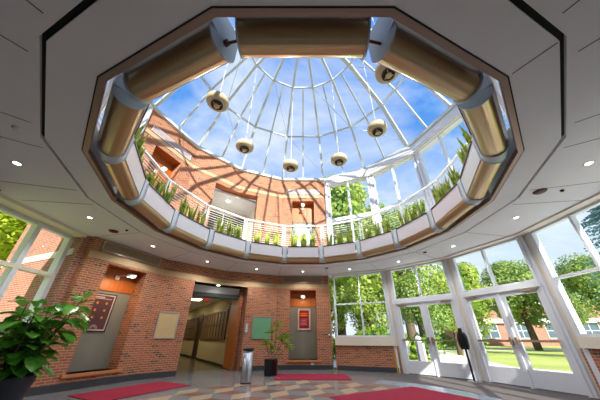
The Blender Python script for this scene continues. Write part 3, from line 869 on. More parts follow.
# ------------------------------------------------------------------ upper glazed facade
for k in (3, 2, 1, 0, -1, -2):
    glass_bay(k, ZF2, 7.78, [0.0], [5.80], c=C2, post=.10, fr=.07, dep=.14)
for i, a in enumerate((78.75, 56.25, 33.75, 11.25, -11.25, -33.75, -56.25)):
    x, y, _ = pol(C2, 5.55, a, 0)
    mb = MB(); mb.tube([(x, y, ZF2), (x, y, 8.2)], .10, 14); struct(mb, 'trim_%d' % (30+i), M['frame'])
mb = MB()
for k in (3, 2, 1, 0, -1, -2): 
    seg(mb, k, rect(A2-.18, A2+.20, 7.78, 8.15), c=C2); seg(mb, k, rect(A2-.20, A2-.18, 7.90, 8.05), c=C2)
struct(mb, 'trim_40', M['frame'])
mb = MB()
for k in (3, 2, 1, 0, -1, -2): seg(mb, k, rect(A2-.16, A2+.20, 7.74, 7.78), c=C2)
struct(mb, 'trim_41', M['cream'])
# side 8 upper: glass too
glass_bay(8, ZF2, ZT, [0.0], [5.8], c=C0, A=AW, post=.05, fr=.07)
# ------------------------------------------------------------------ left window, set out from the brick
XL = -5.80
def wl(u, d, z): return (XL-d, u, z)       # u runs along +y
t = window_root('window_30', wl(4, 0, 1))
ys = [5.36, 4.58, 3.72, 2.86, 2.0]
mb = MB()
for y in ys: mb.box(wl, y-.05, y+.05, -.07, .07, .96, 3.22)
mb.build('mullion', M['frame'], t)
mb = MB(); mb.box(wl, 2.0, 5.36, -.06, .06, 3.16, 3.24); mb.box(wl, 2.0, 5.36, -.06, .06, .94, 1.02); mb.build('window_frame', M['frame'], t)
mb = MB(); mb.box(wl, 2.0, 5.36, -.075, .06, 2.23, 2.31); mb.build('glazing_rail', M['cream'], t)
for i in range(4):
    for z0, z1 in ((1.0, 2.25), (2.3, 3.18)):
        mb = MB(); mb.q([wl(ys[i+1], 0, z0), wl(ys[i], 0, z0), wl(ys[i], 0, z1), wl(ys[i+1], 0, z1)]); mb.build('pane', M['glass'], t)
mb = MB(); mb.box(wl, 1.9, 5.42, -.14, .12, .76, .94); struct(mb, 'trim_50', M['cream'])
mb = MB(); mb.box(wl, 1.9, 5.42, -.02, .3, 0, .76); struct(mb, 'wall_west', M['brick'])
mb = MB(); mb.box(wl, 1.9, 5.42, -.035, -.02, 0, .14); struct(mb, 'baseboard_west', M['base'])
mb = MB(); mb.box(wl, 1.9, 5.42, -.35, .1, 3.24, 3.30); struct(mb, 'trim_51', M['cream'])
mb = MB(); mb.box(wl, 1.5, 2.0, -.1, .3, 0, 3.3); struct(mb, 'wall_west_end', M['brick'])
bay_wall(9, 0, ZC, [], 'wall_south_west', M['backwall'])
# outside wing wall in sunlit brick with stone band
a0 = Vector((-5.62, 5.44, 0)); dv = Vector((-1.73, .67, 0)).normalized(); nv = Vector((dv.y, -dv.x, 0)); 
if nv.y > 0: nv = -nv
def we(u, d, z): p = a0+dv*u-nv*d; return (p.x, p.y, z)
mb = MB(); mb.box(we, -.15, 3.35, 0, .35, -.1, 8.2); struct(mb, 'wall_outside_left', M['brick_out'])
mb = MB(); mb.box(we, 0.0, 3.37, -.015, .02, 2.80, 2.97); struct(mb, 'trim_52', M['cream'])

# ------------------------------------------------------------------ dome
dome = thing('skylight_dome', 'faceted glass skylight dome with white ribs above the opening', 'skylight', (C0[0], C0[1], ZT))
LV = [(5.45, 8.17), (4.15, 10.0), (2.38, 11.3), (.45, 12.0)]
for k in range(16):
    a = 22.5*k+11.25
    pts = [Vector(pol(C0, r_, a, z)) for r_, z in LV]
    mb = MB()
    nrm = Vector((CS(R(a)), SN(R(a)), 1)).normalized()
    wd = .15 if k in (1,) else .09
    for i in range(3): mb.bar(pts[i], pts[i+1], wd, .11, up=nrm)
    mb.build('rib', M['rib'], dome)
    b = 22.5*k
    q_ = [Vector(pol(C0, r_*CS(R(11.25)), b, z)) for r_, z in LV]
    nrm = Vector((CS(R(b)), SN(R(b)), 1)).normalized()
    mb = MB()
    for i in range(2): mb.bar(q_[i], q_[i+1], .06, .08, up=nrm)
    mb.build('secondary_rib', M['rib'], dome)
    for i in range(3):
        mb = MB(); mb.q([pol(C0, LV[i][0], b-11.25, LV[i][1]+.03), pol(C0, LV[i][0], b+11.25, LV[i][1]+.03), pol(C0, LV[i+1][0], b+11.25, LV[i+1][1]+.03), pol(C0, LV[i+1][0], b-11.25, LV[i+1][1]+.03)])
        mb.build('dome_pane', M['dome_glass'], dome)
for (r_, z, th) in ((LV[1][0], LV[1][1], .055), (LV[2][0], LV[2][1], .055), (LV[3][0], LV[3][1], .08)):
    mb = MB()
    for k in range(16):
        mb.bar(pol(C0, r_, 22.5*k-11.25, z), pol(C0, r_, 22.5*k+11.25, z), th, th*1.3)
    mb.build('ring', M['rib'], dome)
mb = MB()
for k in range(16): seg(mb, k, rect(5.22, 5.42, ZT+.02, ZT+.14))
mb.build('base_ring', M['rib'], dome)
for (r_, z) in ((4.0, 9.88), (2.3, 11.14)):
    mb = MB(); P = [Vector(pol(C0, r_, 22.5*k+11.25, z)) for k in range(17)]; mb.tube(P, .009, 6); mb.build('tension_cable', M['cable'], dome)
mb = MB()
for k in range(0, 16, 2):
    a = 22.5*k+11.25; mb.tube([pol(C0, 5.2, a-22.5, 8.5), pol(C0, 4.0, a, 9.88), pol(C0, 2.3, a+22.5, 11.14)], .009, 6)
mb.build('tension_cable', M['cable'], dome)

# ------------------------------------------------------------------ pendants
names = {0: 'centre left of the five lower ones', 1: 'x'}
PL = [(101.25, 'cream drum pendant hanging nearest the middle top of the centre brick wall'),
      (146.25, 'cream drum pendant hanging above the upper doorway, second from left'),
      (188.75, 'leftmost cream drum pendant under the dome'),
      (56.5, 'cream drum pendant hanging just right of the centre wall edge'),
      (14.0, 'cream drum pendant hanging before the upper right glazing'),
      (-30.0, 'uppermost cream drum pendant, partly behind the gold tube at upper right')]
pr = None
for a, lb in PL:
    x, y, z = pol(C0, 2.32, a, 6.53)
    if pr is None:
        pr = thing('pendant_lamp', lb, 'pendant', (0, 0, 0), 0, 'drum pendants hanging from the dome')
        mb = MB(); mb.lathe([(.10, -.02), (.20, -.02), (.255, .0), (.285, .04), (.292, .09), (.285, .15), (.26, .19), (.20, .215), (.0, .22)], seg=36); mb.build('drum', M['pend'], pr, world=False)
        mb = MB(); mb.lathe([(.155, -.021), (.155, -.055), (.12, -.06), (.115, -.022), (.0, -.02)], seg=28); mb.build('collar', M['pend_dark'], pr, world=False)
        mb = MB(); mb.lathe([(.0, -.11), (.055, -.108), (.075, -.09), (.07, -.06), (.05, -.022)], seg=24); mb.build('diffuser', M['pend_mid'], pr, world=False)
        for e in (0, 1, 2):
            mb = MB(); a_ = 2*PI*e/3; mb.bar((.16*CS(a_), .16*SN(a_), -.04), (.06*CS(a_), .06*SN(a_), -.075), .02, .012); mb.build('bracket', M['pend_mid'], pr, world=False)
        mb = MB(); mb.tube([(0, 0, .22), (0, 0, 4.65)], .008, 6); mb.tube([(0, 0, .22), (0, 0, .26)], .03, 10); mb.build('cord', M['white'], pr, world=False)
        o = pr
    else:
        o = copy_tree(pr); tag(o, lb)
    o.location = (x, y, z)
    ld = bpy.data.lights.new('pendant_fill', 'SPOT'); ld.energy = 130; ld.color = (1, .97, .93); ld.spot_size = R(172); ld.spot_blend = .4; ld.shadow_soft_size = .08  # downward fill added below each pendant to whiten planters, ribs and upper brick
    lo = bpy.data.objects.new('pendant_fill', ld); COL.objects.link(lo); lo.location = (x, y, z-.13)

# ------------------------------------------------------------------ recessed downlights and ceiling devices
G_D = 'recessed downlights in the lower ceiling'
def where(i): 
    return ''
dl = None
LBL = {8: 'above the left window', 7: 'in front of the left alcove', 6: 'in front of the cream notice board', 5: 'in front of the doorway', 4: 'in front of the centre alcove', 3: 'in front of the tall tree window',
       2: 'before the nearer pair of glass doors to the centre wall', 1: 'before the second pair of glass doors', 0: 'before the far right window', -1: 'near the right edge of the photo', 9: 'at the left edge of the photo',
       }
for k in (9, 8, 7, 6, 5, 4, 3, 2, 1, 0, -1, 10, 11, 12, 13, 14):
    a = 22.5*k
    lb = 'small lit recessed downlight ' + LBL.get(k, 'behind the viewpoint, over the %s wall' % k)
    if k <= 9:
        if dl is None:
            dl = thing('recessed_downlight', lb, 'downlight', (0, 0, 0), 0, G_D)
            mb = MB(); mb.lathe([(.042, -.006), (.07, -.004), (.072, 0)], seg=24); mb.build('trim_ring', M['white'], dl, world=False)
            mb = MB(); mb.lathe([(0, -.003), (.043, -.003)], seg=20); mb.build('lens', M['lamp_cool'], dl, world=False)
            o = dl
        else: o = copy_tree(dl); tag(o, lb)
        o.location = pol(C0, 4.6, a, ZC-.0005)
    if k > 9: continue
    ld = bpy.data.lights.new('downlight', 'SPOT'); ld.energy = 66; ld.color = (1, .96, .91); ld.spot_size = R(150); ld.spot_blend = .6; ld.shadow_soft_size = .06
    lo = bpy.data.objects.new('downlight', ld); COL.objects.link(lo); lo.location = pol(C0, 4.6, a, ZC-.03)
dv_ = [((-3.53, 2.04), .05, 'white', 'small white smoke detector at upper left of the ceiling'),
       ((-4.24, 5.10), .03, 'black', 'tiny dark sensor on ceiling above the left alcove'),
       ((-4.60, 5.16), .10, 'redbrown', 'dark red round speaker in ceiling near the left alcove'),
       ((4.19, 3.43), .10, 'redbrown', 'dark red round speaker in ceiling above the right windows'),
       ((4.55, 3.40), .03, 'black', 'tiny dark sensor beside the right dark red speaker'),
       ((3.69, 6.72), .05, 'black', 'small dark detector in ceiling before the first glass doors'),
       ((.89, 8.53), .05, 'redbrown', 'small dark detector in ceiling before the centre wall edge')]
for (p, r_, mt, lb) in dv_:
    mb = MB(); mb.lathe([(0, -.03), (r_*.7, -.03), (r_, -.012), (r_, 0)], (p[0], p[1], ZC), 20)
    o = mb.build('smoke_detector' if r_ < .08 else 'ceiling_speaker', M[mt], None, loc=(p[0], p[1], ZC)); tag(o, lb, 'detector' if r_ < .08 else 'speaker')

# ------------------------------------------------------------------ mats
def mat_rect(c, ux, L, Wd, label):
    ux = Vector((CS(R(ux)), SN(R(ux)), 0)); uy = Vector((-ux.y, ux.x, 0)); c = Vector((c[0], c[1], 0))
    def w(u, d, z): p = c+ux*u+uy*d; return (p.x, p.y, z)
    t = thing('entrance_mat', label, 'mat', tuple(c), 0, 'crimson floor mats')
    mb = MB(); mb.box(w, -L/2+.03, L/2-.03, -Wd/2+.03, Wd/2-.03, .003, .013); mb.build('pile', M['matred'], t)
    mb = MB()
    for a, b, e, f in ((-L/2, L/2, -Wd/2, -Wd/2+.03), (-L/2, L/2, Wd/2-.03, Wd/2), (-L/2, -L/2+.03, -Wd/2+.03, Wd/2-.03), (L/2-.03, L/2, -Wd/2+.03, Wd/2-.03)): mb.box(w, a, b, e, f, .003, .010)
    mb.build('border', M['matred'], t)
mat_rect((-3.60, 6.15), 62, 1.9, 1.15, 'crimson mat on the left before the left alcove')
mat_rect((.26, 8.06), 0, 2.1, 1.18, 'crimson mat lying below the centre alcove')
mat_rect((1.85, 5.35), 28, 2.3, 1.5, 'large crimson mat before the glass doors')

# ------------------------------------------------------------------ bin
t = thing('litter_bin', 'tall round stainless steel litter bin with black rim by the doorway', 'bin', (-1.42, 6.98, 0))
mb = MB(); mb.lathe([(.0, .003), (.125, .003), (.13, .02), (.13, .70), (0, .70)], (-1.42, 6.98, 0), 32); mb.build('body', M['steel'], t)
mb = MB(); mb.lathe([(.132, .70), (.143, .71), (.146, .74), (.135, .765), (.11, .77), (.10, .73), (0, .73)], (-1.42, 6.98, 0), 32); mb.build('rim', M['black'], t)
mb = MB(); mb.lathe([(.126, 0.0), (.136, .0), (.136, .03), (.13, .03)], (-1.42, 6.98, 0), 32); mb.build('base_ring', M['black'], t)
# ------------------------------------------------------------------ black pedestal stand beside the doors
bx, by = 4.42, 7.26
t = thing('pedestal_dispenser', 'black dispenser on a slim pole standing beside the door post', 'dispenser', (bx, by, 0))
mb = MB(); mb.lathe([(0, .02), (.10, .018), (.17, .008), (.18, 0)], (bx, by, 0), 28); mb.build('base', M['steel'], t)
mb = MB(); mb.tube([(bx, by, .015), (bx, by, .80)], .026, 12); mb.build('pole', M['black'], t)
a = R(215); 
def wp(u, d, z): return (bx+CS(a)*d-SN(a)*u, by+SN(a)*d+CS(a)*u, z)
mb = MB(); prof = [(.10, .72), (.13, .80), (.135, 1.0), (.11, 1.10), (.06, 1.15)]
rows = []
for (h_, z) in prof: rows.append([wp(h_*CS(q*PI/8), .07*SN(q*PI/8)*(1.1 if z < 1.05 else .9)+.02, z) for q in range(16)])
mb.grid(rows, closed=True); mb.q(rows[0][::-1]); mb.q(rows[-1]); mb.build('dispenser_body', M['black'], t)
mb = MB(); mb.box(wp, -.045, .045, .0, .05, 1.12, 1.24); mb.build('sign_holder', M['black'], t)
mb = MB(); mb.box(wp, -.05, .05, .085, .13, .74, .79); mb.build('drip_tray', M['black'], t)

# ------------------------------------------------------------------ leaf helpers
def leaf(mb, base, dr, nrm, L, W_, fold=.15, droop=.3, n=6, shape='fig'):
    dr = Vector(dr).normalized(); nrm = Vector(nrm); sd = dr.cross(nrm).normalized(); nrm = sd.cross(dr).normalized()
    rows = []
    for i in range(n+1):
        s = i/n
        if shape == 'fig': ww = W_*(SN(PI*min(1, s*.92+.04))**.75)*(.62+.55*s)
        else: ww = W_*(SN(PI*min(1, s*.9+.08))**.6)*(1-.3*s)
        if i == n: ww = .002
        c = Vector(base)+dr*L*s-Vector((0, 0, 1))*droop*L*s*s
        wav = .03*L*SN(s*9)
        rows.append([c-sd*ww+nrm*(fold*ww+wav), c-sd*ww*.5+nrm*fold*ww*.3, c, c+sd*ww*.5+nrm*fold*ww*.3, c+sd*ww+nrm*(fold*ww-wav)])
    mb.grid(rows)
# ------------------------------------------------------------------ fiddle leaf fig at left
fx, fy = -4.26, 4.06
t = thing('potted_fig', 'large leafy fiddle leaf fig in dark pot at the left edge', 'potted plant', (fx, fy, 0))
mb = MB(); mb.lathe([(.0, .0), (.20, .0), (.21, .02), (.29, .48), (.30, .51), (.275, .51), (.27, .46), (0, .46)], (fx, fy, 0), 36); mb.build('pot', pbr('pot_dark_blue_grey', (44, 46, 54), .45), t)
mb = MB(); mb.lathe([(0, .475), (.271, .465)], (fx, fy, 0), 28); mb.build('soil', M['soil'], t)
rnd = random.Random(21)
stm = MB(); lf = MB(); nl = 0
for s in range(6):
    a = s*PI/3+rnd.uniform(-.3, .3); tip = Vector((fx+.13+.32*CS(a), fy+.34*SN(a)*.9, rnd.uniform(1.10, 1.62)))
    if s == 0: tip = Vector((fx+.50, fy+.10, 1.60))
    if s == 1: tip = Vector((fx+.28, fy+.25, 1.70))
    b0 = Vector((fx+.05*CS(a), fy+.05*SN(a), .46)); mid = (b0+tip)/2+Vector((.1*CS(a), .1*SN(a), -.05))
    path = [b0.lerp(mid, q/4).lerp(mid.lerp(tip, q/4), q/4) for q in range(5)]
    stm.tube(path, [.018, .016, .013, .010, .007], 7)
    for j in range(27):
        q = .12+.88*j/26; p = b0.lerp(mid, q).lerp(mid.lerp(tip, q), q)
        la = j*2.4+rnd.uniform(-.4, .4)+s; el = rnd.uniform(-.15, .45)+(.6 if j > 23 else 0)
        d = Vector((CS(la)*CS(el), SN(la)*CS(el), SN(el)))
        L_ = rnd.uniform(.23, .34)*(1 if j < 24 else .8)
        p = p + Vector((CS(la), SN(la), 0))*.03
        leaf(lf, p, d, Vector((rnd.uniform(-.3, .3), rnd.uniform(-.3, .3), 1)), L_*1.06, L_*.40, .2, .5)
stm.build('stem', M['stem'], t)
lf.build('foliage', M['fig'], t)
# ------------------------------------------------------------------ cane palm by the centre wall
px_, py_ = -.98, 8.36
t = thing('potted_cane_plant', 'slender spiky cane plant in black pot by the brick wall', 'potted plant', (px_, py_, 0))
mb = MB(); mb.lathe([(0, 0), (.185, 0), (.195, .02), (.205, .40), (.215, .42), (.19, .42), (.185, .37), (0, .37)], (px_, py_, 0), 32); mb.build('pot', M['black'], t)
mb = MB(); mb.lathe([(0, .385), (.186, .375)], (px_, py_, 0), 24); mb.build('soil', M['soil'], t)
stm = MB(); lf = MB()
for (dx, dy, h, n) in ((-.03, .03, 1.22, 18), (.30, -.05, 1.02, 16), (.44, .05, 1.08, 18), (-.20, 0, .92, 12), (.16, .10, 1.45, 9), (.0, -.05, .78, 12), (.50, 0, .82, 10)):
    b0 = Vector((px_+dx*.15, py_+dy*.3, .37)); tip = Vector((px_+dx, py_+dy, h)); mid = Vector((px_+dx*.5, py_+dy*.5, h*.62))
    path = [b0.lerp(mid, q/5).lerp(mid.lerp(tip, q/5), q/5) for q in range(6)]
    stm.tube(path, .010, 6)
    for j in range(n+8):
        la = j*2.4+dx*9; el = rnd.uniform(.1, 1.2); d = Vector((CS(la)*CS(el), SN(la)*CS(el), SN(el)))
        leaf(lf, tip-Vector((0, 0, rnd.uniform(0, .14))), d, (SN(la), -CS(la), .6), rnd.uniform(.22, .38), .017, .1, .55, 5, 'cane')
stm.build('stem', M['stem'], t); lf.build('foliage', M['palm'], t)

# ------------------------------------------------------------------ outside: ground, path, trees, school building
mb = MB(); mb.q([(-120, -60, -.08), (160, -60, -.08), (160, 170, -.08), (-120, 170, -.08)]); struct(mb, 'floor_lawn', M['grass'])
mb = MB()
NP = 40
for i in range(NP):
    a0, a1 = -60+170*i/NP, -60+170*(i+1)/NP
    mb.q([pol(C0, 5.2, a0, -.06), pol(C0, 10.9, a0, -.06), pol(C0, 10.9, a1, -.06), pol(C0, 5.2, a1, -.06)])
mb.q([(6.0, 12.0, -.055), (8.3, 10.2, -.055), (12.5, 24, -.055), (10.8, 25, -.055)])
mb.q([(10.8, 25, -.055), (12.5, 24, -.055), (60, 30, -.055), (60, 31.6, -.055)])
struct(mb, 'floor_path', M['path'])

def crown_mesh(seed, n, squash, leafs, blobs=14):
    rnd = random.Random(seed); mb = MB(); bl = []
    for i in range(blobs):
        th = rnd.uniform(0, 2*PI); ph = rnd.uniform(-.9, 1.3); rr = rnd.uniform(.25, .68)
        bl.append((Vector((rr*CS(th)*CS(ph), rr*SN(th)*CS(ph), squash*rr*SN(ph))), rnd.uniform(.26, .44)))
    bl.append((Vector((0, 0, 0)), .5))
    for i in range(n):
        c, r_ = rnd.choice(bl)
        v = Vector((rnd.gauss(0, 1), rnd.gauss(0, 1), rnd.gauss(0, 1))).normalized()
        p = c+v*r_*rnd.uniform(.75, 1.08)
        nr = (v+Vector((rnd.uniform(-.8, .8), rnd.uniform(-.8, .8), rnd.uniform(-.2, 1)))).normalized()
        x = nr.orthogonal().normalized(); y = nr.cross(x); L = leafs*rnd.uniform(.6, 1.3); W_ = L*.6
        a = rnd.uniform(0, PI); x, y = x*CS(a)+y*SN(a), y*CS(a)-x*SN(a)
        mb.q([p-x*L, p-y*W_, p+x*L, p+y*W_])
    return mb
def make_tree(seed, mat, label, n=13000, squash=1.0, leafs=.034):
    t = thing('broadleaf_tree', label, 'tree', (0, 0, 0), 0, None)
    crown_mesh(seed, n, squash, leafs).build('crown', mat, t, world=False)
    mb = MB(); mb.tube([(0, 0, -1.6), (.02, .01, -.9), (0, 0, -.1)], [.075, .06, .03], 9)
    for i in range(5):
        a = i*1.26; mb.tube([(0, 0, -.7+.08*i), (.25*CS(a), .25*SN(a), -.3+.1*i), (.5*CS(a), .5*SN(a), .05+.1*i)], [.03, .02, .01], 6)
    mb.build('trunk', M['trunk'], t, world=False)
    return t
trees = [
    # x, y, total height, crown radius, proto, label
    (2.6, 18.0, 14.6, 5.6, 0, 'tall yellow green tree filling the window beside the centre wall'),
    (8.2, 19.5, 13.6, 4.9, 0, 'tall yellow green tree behind the first glass door'),
    (1.6, 15.6, 5.6, 2.5, 0, 'low leafy tree close outside the window beside the centre wall, left of three'),
    (4.3, 16.6, 6.0, 2.7, 0, 'low leafy tree close outside the window beside the centre wall, middle of three'),
    (6.9, 15.2, 5.0, 2.2, 1, 'low leafy tree close outside the first glass door, right of three'),
    (10.8, 18.5, 5.4, 2.3, 0, 'low leafy tree beside the path seen right of the first door pair'),
    (0.5, 24.0, 13.0, 5.0, 1, 'tree partly hidden behind the right edge of the centre brick wall'),
    (6.2, 27.0, 13.5, 5.4, 1, 'green tree standing between the two tall yellow green ones, farther back'),
    (17.0, 26.0, 9.0, 4.4, 0, 'yellow green tree seen over the door beside the black dispenser'),
    (22.5, 25.5, 9.4, 4.4, 1, 'round green tree seen in the pane above the second pair of doors'),
    (24.5, 19.6, 8.0, 3.3, 1, 'green tree in front of the school building, seen right of the large post'),
    (30.0, 17.0, 8.6, 4.4, 0, 'pale green tree low in the far right window'),
    (31.5, 29.5, 7.0, 2.5, 1, 'small tree against the distant brick building'),
    (44, 52, 13, 6.0, 1, 'large tree rising behind the distant brick building, left of two'),
    (58, 44, 13, 6.0, 1, 'large tree rising behind the distant brick building, right of two'),
    (-13.2, 9.6, 8.8, 3.9, 2, 'bright yellow green tree outside the left window'),
    (-9.6, 2.2, 8.0, 2.9, 2, 'leafy tree just outside the left edge of the left window'),
    (26, 42, 10, 4.5, 0, 'distant tree far across the lawn beyond the doors'),
    (15, 40, 12, 5.0, 1, 'distant tree far behind the path'),
]
M['tree_l'] = leaf_mat('tree_bright_lime', (150, 178, 20), (206, 216, 50), .5, .8)
protoT = [make_tree(1, M['tree1'], 'x'), make_tree(2, M['tree2'], 'x'), make_tree(3, M['tree_l'], 'x')]
usedT = set()
for (x, y, h, r_, pi_, lb) in trees:
    if pi_ in usedT: o = copy_tree(protoT[pi_])
    else: o = protoT[pi_]; usedT.add(pi_)
    tag(o, lb, 'tree', 'trees outside')
    rz_ = max(r_, h*.42); o.scale = (r_, r_, rz_); o.location = (x, y, h-rz_); o.rotation_euler = (0, 0, x*1.7)
    # trunk reaches the ground: unit trunk hangs 1.6 r below centre
    for ch in kids(o):
        if ch.name.startswith('trunk'): ch.scale = (1, 1, max(.3, (h-rz_)/(1.6*rz_)+.02))
# conifer
def conifer(x, y, h, r_, lb):
    t = thing('conifer_tree', lb, 'tree', (x, y, 0))
    rnd = random.Random(5); mb = MB()
    for lev in range(34):
        z = h*(.12+.86*lev/33); rr = r_*(1-(lev/33)**1.1)+.15
        for b in range(11):
            a = rnd.uniform(0, 2*PI); 
            for s in range(9):
                q = (s+1)/9; p = Vector((x+rr*q*CS(a), y+rr*q*SN(a), z-.35*rr*q*q*.6+rnd.uniform(-.05, .05)))
                for e in (-1, 1):
                    L = .30*(1.15-q*.6); d = Vector((CS(a+e*.9), SN(a+e*.9), rnd.uniform(-.5, .2)))*L; sd = Vector((-d.y, d.x, 0)).normalized()*.06+Vector((0, 0, .03))
                    mb.q([p, p+d*.5+sd, p+d, p+d*.5-sd])
    mb.build('needles', M['tree3'], t)
    mb = MB(); mb.tube([(x, y, -.1), (x, y, h*.97)], [.22, .03], 8); mb.build('trunk', M['trunk'], t)
conifer(18.6, 12.4, 11.0, 2.9, 'blue green conifer at the right edge of the photo')
# hedges
def hedge(c, L, Wd, H, ang, lb, n=3000):
    rnd = random.Random(hash(lb) % 1000 if False else len(lb)); mb = MB(); ca, sa = CS(R(ang)), SN(R(ang))
    for i in range(n):
        u = rnd.uniform(-L/2, L/2); v = rnd.uniform(-Wd/2, Wd/2); z = H*rnd.uniform(.02, 1)**.6*(.8+.25*SN(u*1.7))
        p = Vector((c[0]+u*ca-v*sa, c[1]+u*sa+v*ca, z-.05)); nr = Vector((rnd.gauss(0, 1), rnd.gauss(0, 1)-.6, rnd.gauss(0, 1)+.5)).normalized()
        x = nr.orthogonal().normalized(); y = nr.cross(x); s = .12*rnd.uniform(.6, 1.3)
        mb.q([p-x*s, p-y*s*.6, p+x*s, p+y*s*.6])
    o = mb.build('hedge', M['bush']); tag(o, lb, 'hedge', 'hedges outside')
hedge((3.2, 15.2), 9, 1.6, 1.6, 0, 'low clipped hedge outside the window beside the centre wall', 3600)
hedge((13.5, 27.5), 12, 1.8, 1.5, 10, 'hedge across the lawn behind the path and post', 3200)
hedge((46, 35.6), 18, 1.4, .8, -8, 'hedge along the foot of the distant brick building', 4200)

# distant school building
bo = Vector((26, 40.5, 0)); bd = Vector((CS(R(-8)), SN(R(-8)), 0)); bn = Vector((-bd.y, bd.x, 0))
def wb(u, d, z): p = bo+bd*u+bn*d; return (p.x, p.y, z)
t = thing('brick_building', 'long low brick building with white band across the lawn', 'building', wb(20, 0, 0))
mb = MB(); mb.box(wb, 0, 42, 0, 12, -.1, 3.0); mb.box(wb, 0, 42, 0, 12, 3.6, 5.6); mb.build('wall', M['brick_out'], t)
mb = MB(); mb.box(wb, -.5, 42.5, -.5, 12, 3.0, 3.6); mb.build('white_band', M['white'], t)
mb = MB(); mb.box(wb, -.3, 42.3, -.3, 12.3, 5.6, 5.95); mb.build('roof_edge', M['white'], t)
for i in range(9):
    u0 = 1.6+4.6*i
    mb = MB()
    for a, b, z0, z1 in ((0, 2.6, .9, .98), (0, 2.6, 2.9, 3.0), (0, .08, .9, 3), (1.26, 1.34, .9, 3), (2.52, 2.6, .9, 3), (0, 2.6, 1.9, 1.97)): mb.box(wb, u0+a, u0+b, -.06, .02, z0, z1)
    f = mb.build('window_frame', M['white'], t)
    mb = MB(); mb.box(wb, u0+.05, u0+2.55, -.03, -.005, .95, 2.95); mb.build('pane', M['winblue'], f)
# pale post with cap and sign outside the first door
ox, oy = 4.62, 10.55
t = thing('bollard_post', 'pale grey post with rounded white cap outside the first glass door', 'post', (ox, oy, -.06))
mb = MB(); mb.box(lambda u, d, z: (ox+u, oy+d, z), -.10, .10, -.10, .10, -.06, .86); mb.build('shaft', pbr('post_grey', (120, 120, 128), .5), t)
mb = MB(); mb.lathe([(.12, .86), (.13, .92), (.12, 1.0), (.07, 1.06), (0, 1.08)], (ox, oy, 0), 20); mb.build('cap', M['plate'], t)
mb = MB(); mb.box(lambda u, d, z: (ox+u, oy+d, z), .11, .17, -.08, .10, .05, .80); mb.build('side_panel', M['plate'], t)
t = thing('lawn_sign', 'white board sign on a short stake standing outside the first glass door', 'sign', (4.25, 11.1, -.06))
mb = MB(); mb.box(lambda u, d, z: (4.25+u, 11.1+d, z), -.17, .17, -.02, .02, .45, .90); mb.build('board', M['white'], t)
mb = MB(); mb.box(lambda u, d, z: (4.25+u, 11.1+d, z), -.02, .02, .0, .03, -.06, .5); mb.build('stake', M['white'], t)

# ------------------------------------------------------------------ sky and sun
wd = bpy.data.worlds.new('world'); sc.world = wd; wd.use_nodes = True
nt = wd.node_tree; nt.nodes.clear()
out = nt.nodes.new('ShaderNodeOutputWorld'); bg = nt.nodes.new('ShaderNodeBackground'); bg.inputs['Strength'].default_value = 1.15
tc = nt.nodes.new('ShaderNodeTexCoord'); sx = nt.nodes.new('ShaderNodeSeparateXYZ'); nt.links.new(tc.outputs['Generated'], sx.inputs[0])
gr = nt.nodes.new('ShaderNodeValToRGB'); e = gr.color_ramp.elements
e[0].position = 0.0; e[0].color = lin((228, 240, 251)); e[1].position = 1.0; e[1].color = lin((70, 140, 230))
e2 = gr.color_ramp.elements.new(.34); e2.color = lin((202, 224, 247)); e3 = gr.color_ramp.elements.new(.58); e3.color = lin((96, 160, 236))
nt.links.new(sx.outputs['Z'], gr.inputs[0])
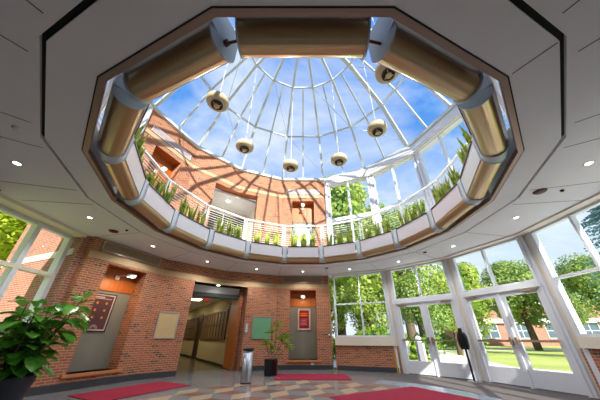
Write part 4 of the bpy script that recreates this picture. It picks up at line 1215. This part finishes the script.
# clouds on a flat deck: direction / height
add = nt.nodes.new('ShaderNodeMath'); add.operation = 'ADD'; add.inputs[1].default_value = .18; nt.links.new(sx.outputs['Z'], add.inputs[0])
mxx = nt.nodes.new('ShaderNodeMath'); mxx.operation = 'MAXIMUM'; mxx.inputs[1].default_value = .08; nt.links.new(add.outputs[0], mxx.inputs[0])
dvd = nt.nodes.new('ShaderNodeVectorMath'); dvd.operation = 'DIVIDE'
cb = nt.nodes.new('ShaderNodeCombineXYZ')
for i in range(3): nt.links.new(mxx.outputs[0], cb.inputs[i])
nt.links.new(tc.outputs['Generated'], dvd.inputs[0]); nt.links.new(cb.outputs[0], dvd.inputs[1])
mp = nt.nodes.new('ShaderNodeMapping'); mp.inputs['Location'].default_value = (3.4, 1.2, 0); mp.inputs['Scale'].default_value = (1.0, 1.6, 1.0); nt.links.new(dvd.outputs[0], mp.inputs[0])
ns = nt.nodes.new('ShaderNodeTexNoise'); ns.inputs['Scale'].default_value = 1.5; ns.inputs['Detail'].default_value = 8; ns.inputs['Roughness'].default_value = .58; ns.inputs['Distortion'].default_value = .4
nt.links.new(mp.outputs[0], ns.inputs['Vector'])
cr = nt.nodes.new('ShaderNodeValToRGB'); cr.color_ramp.elements[0].position = .40; cr.color_ramp.elements[1].position = .70
cr.color_ramp.elements[0].color = (0, 0, 0, 1); cr.color_ramp.elements[1].color = (.85, .85, .85, 1)
nt.links.new(ns.outputs['Fac'], cr.inputs[0])
mix = nt.nodes.new('ShaderNodeMix'); mix.data_type = 'RGBA'; nt.links.new(cr.outputs[0], mix.inputs['Factor']); nt.links.new(gr.outputs[0], mix.inputs[6]); mix.inputs[7].default_value = lin((244, 248, 254))
nt.links.new(mix.outputs[2], bg.inputs['Color']); nt.links.new(bg.outputs[0], out.inputs['Surface'])

sun = bpy.data.lights.new('sun', 'SUN'); sun.energy = 10.0; sun.angle = R(.6); sun.color = (1, .93, .82)
so = bpy.data.objects.new('sun', sun); COL.objects.link(so); so.location = (5, -15, 20)
sd = Vector((-.28*CS(R(27)), .96*CS(R(27)), -SN(R(27)))); so.rotation_euler = sd.to_track_quat('-Z', 'Y').to_euler()

# ------------------------------------------------------------------ camera
cam = bpy.data.cameras.new('camera'); co = bpy.data.objects.new('camera', cam); COL.objects.link(co)
cam.sensor_width = 36; cam.sensor_fit = 'HORIZONTAL'; cam.lens = 232/600*36
cam.shift_x = -(303-300)/600; cam.shift_y = (216.5-200)/600
co.location = (0, 0, 1.0); co.rotation_euler = (R(90+27.6), 0, 0)
cam.clip_start = .05; cam.clip_end = 500
sc.camera = co
sc.view_settings.view_transform = 'Standard'; sc.view_settings.look = 'None'; sc.view_settings.exposure = 0.0; sc.view_settings.gamma = 1.0
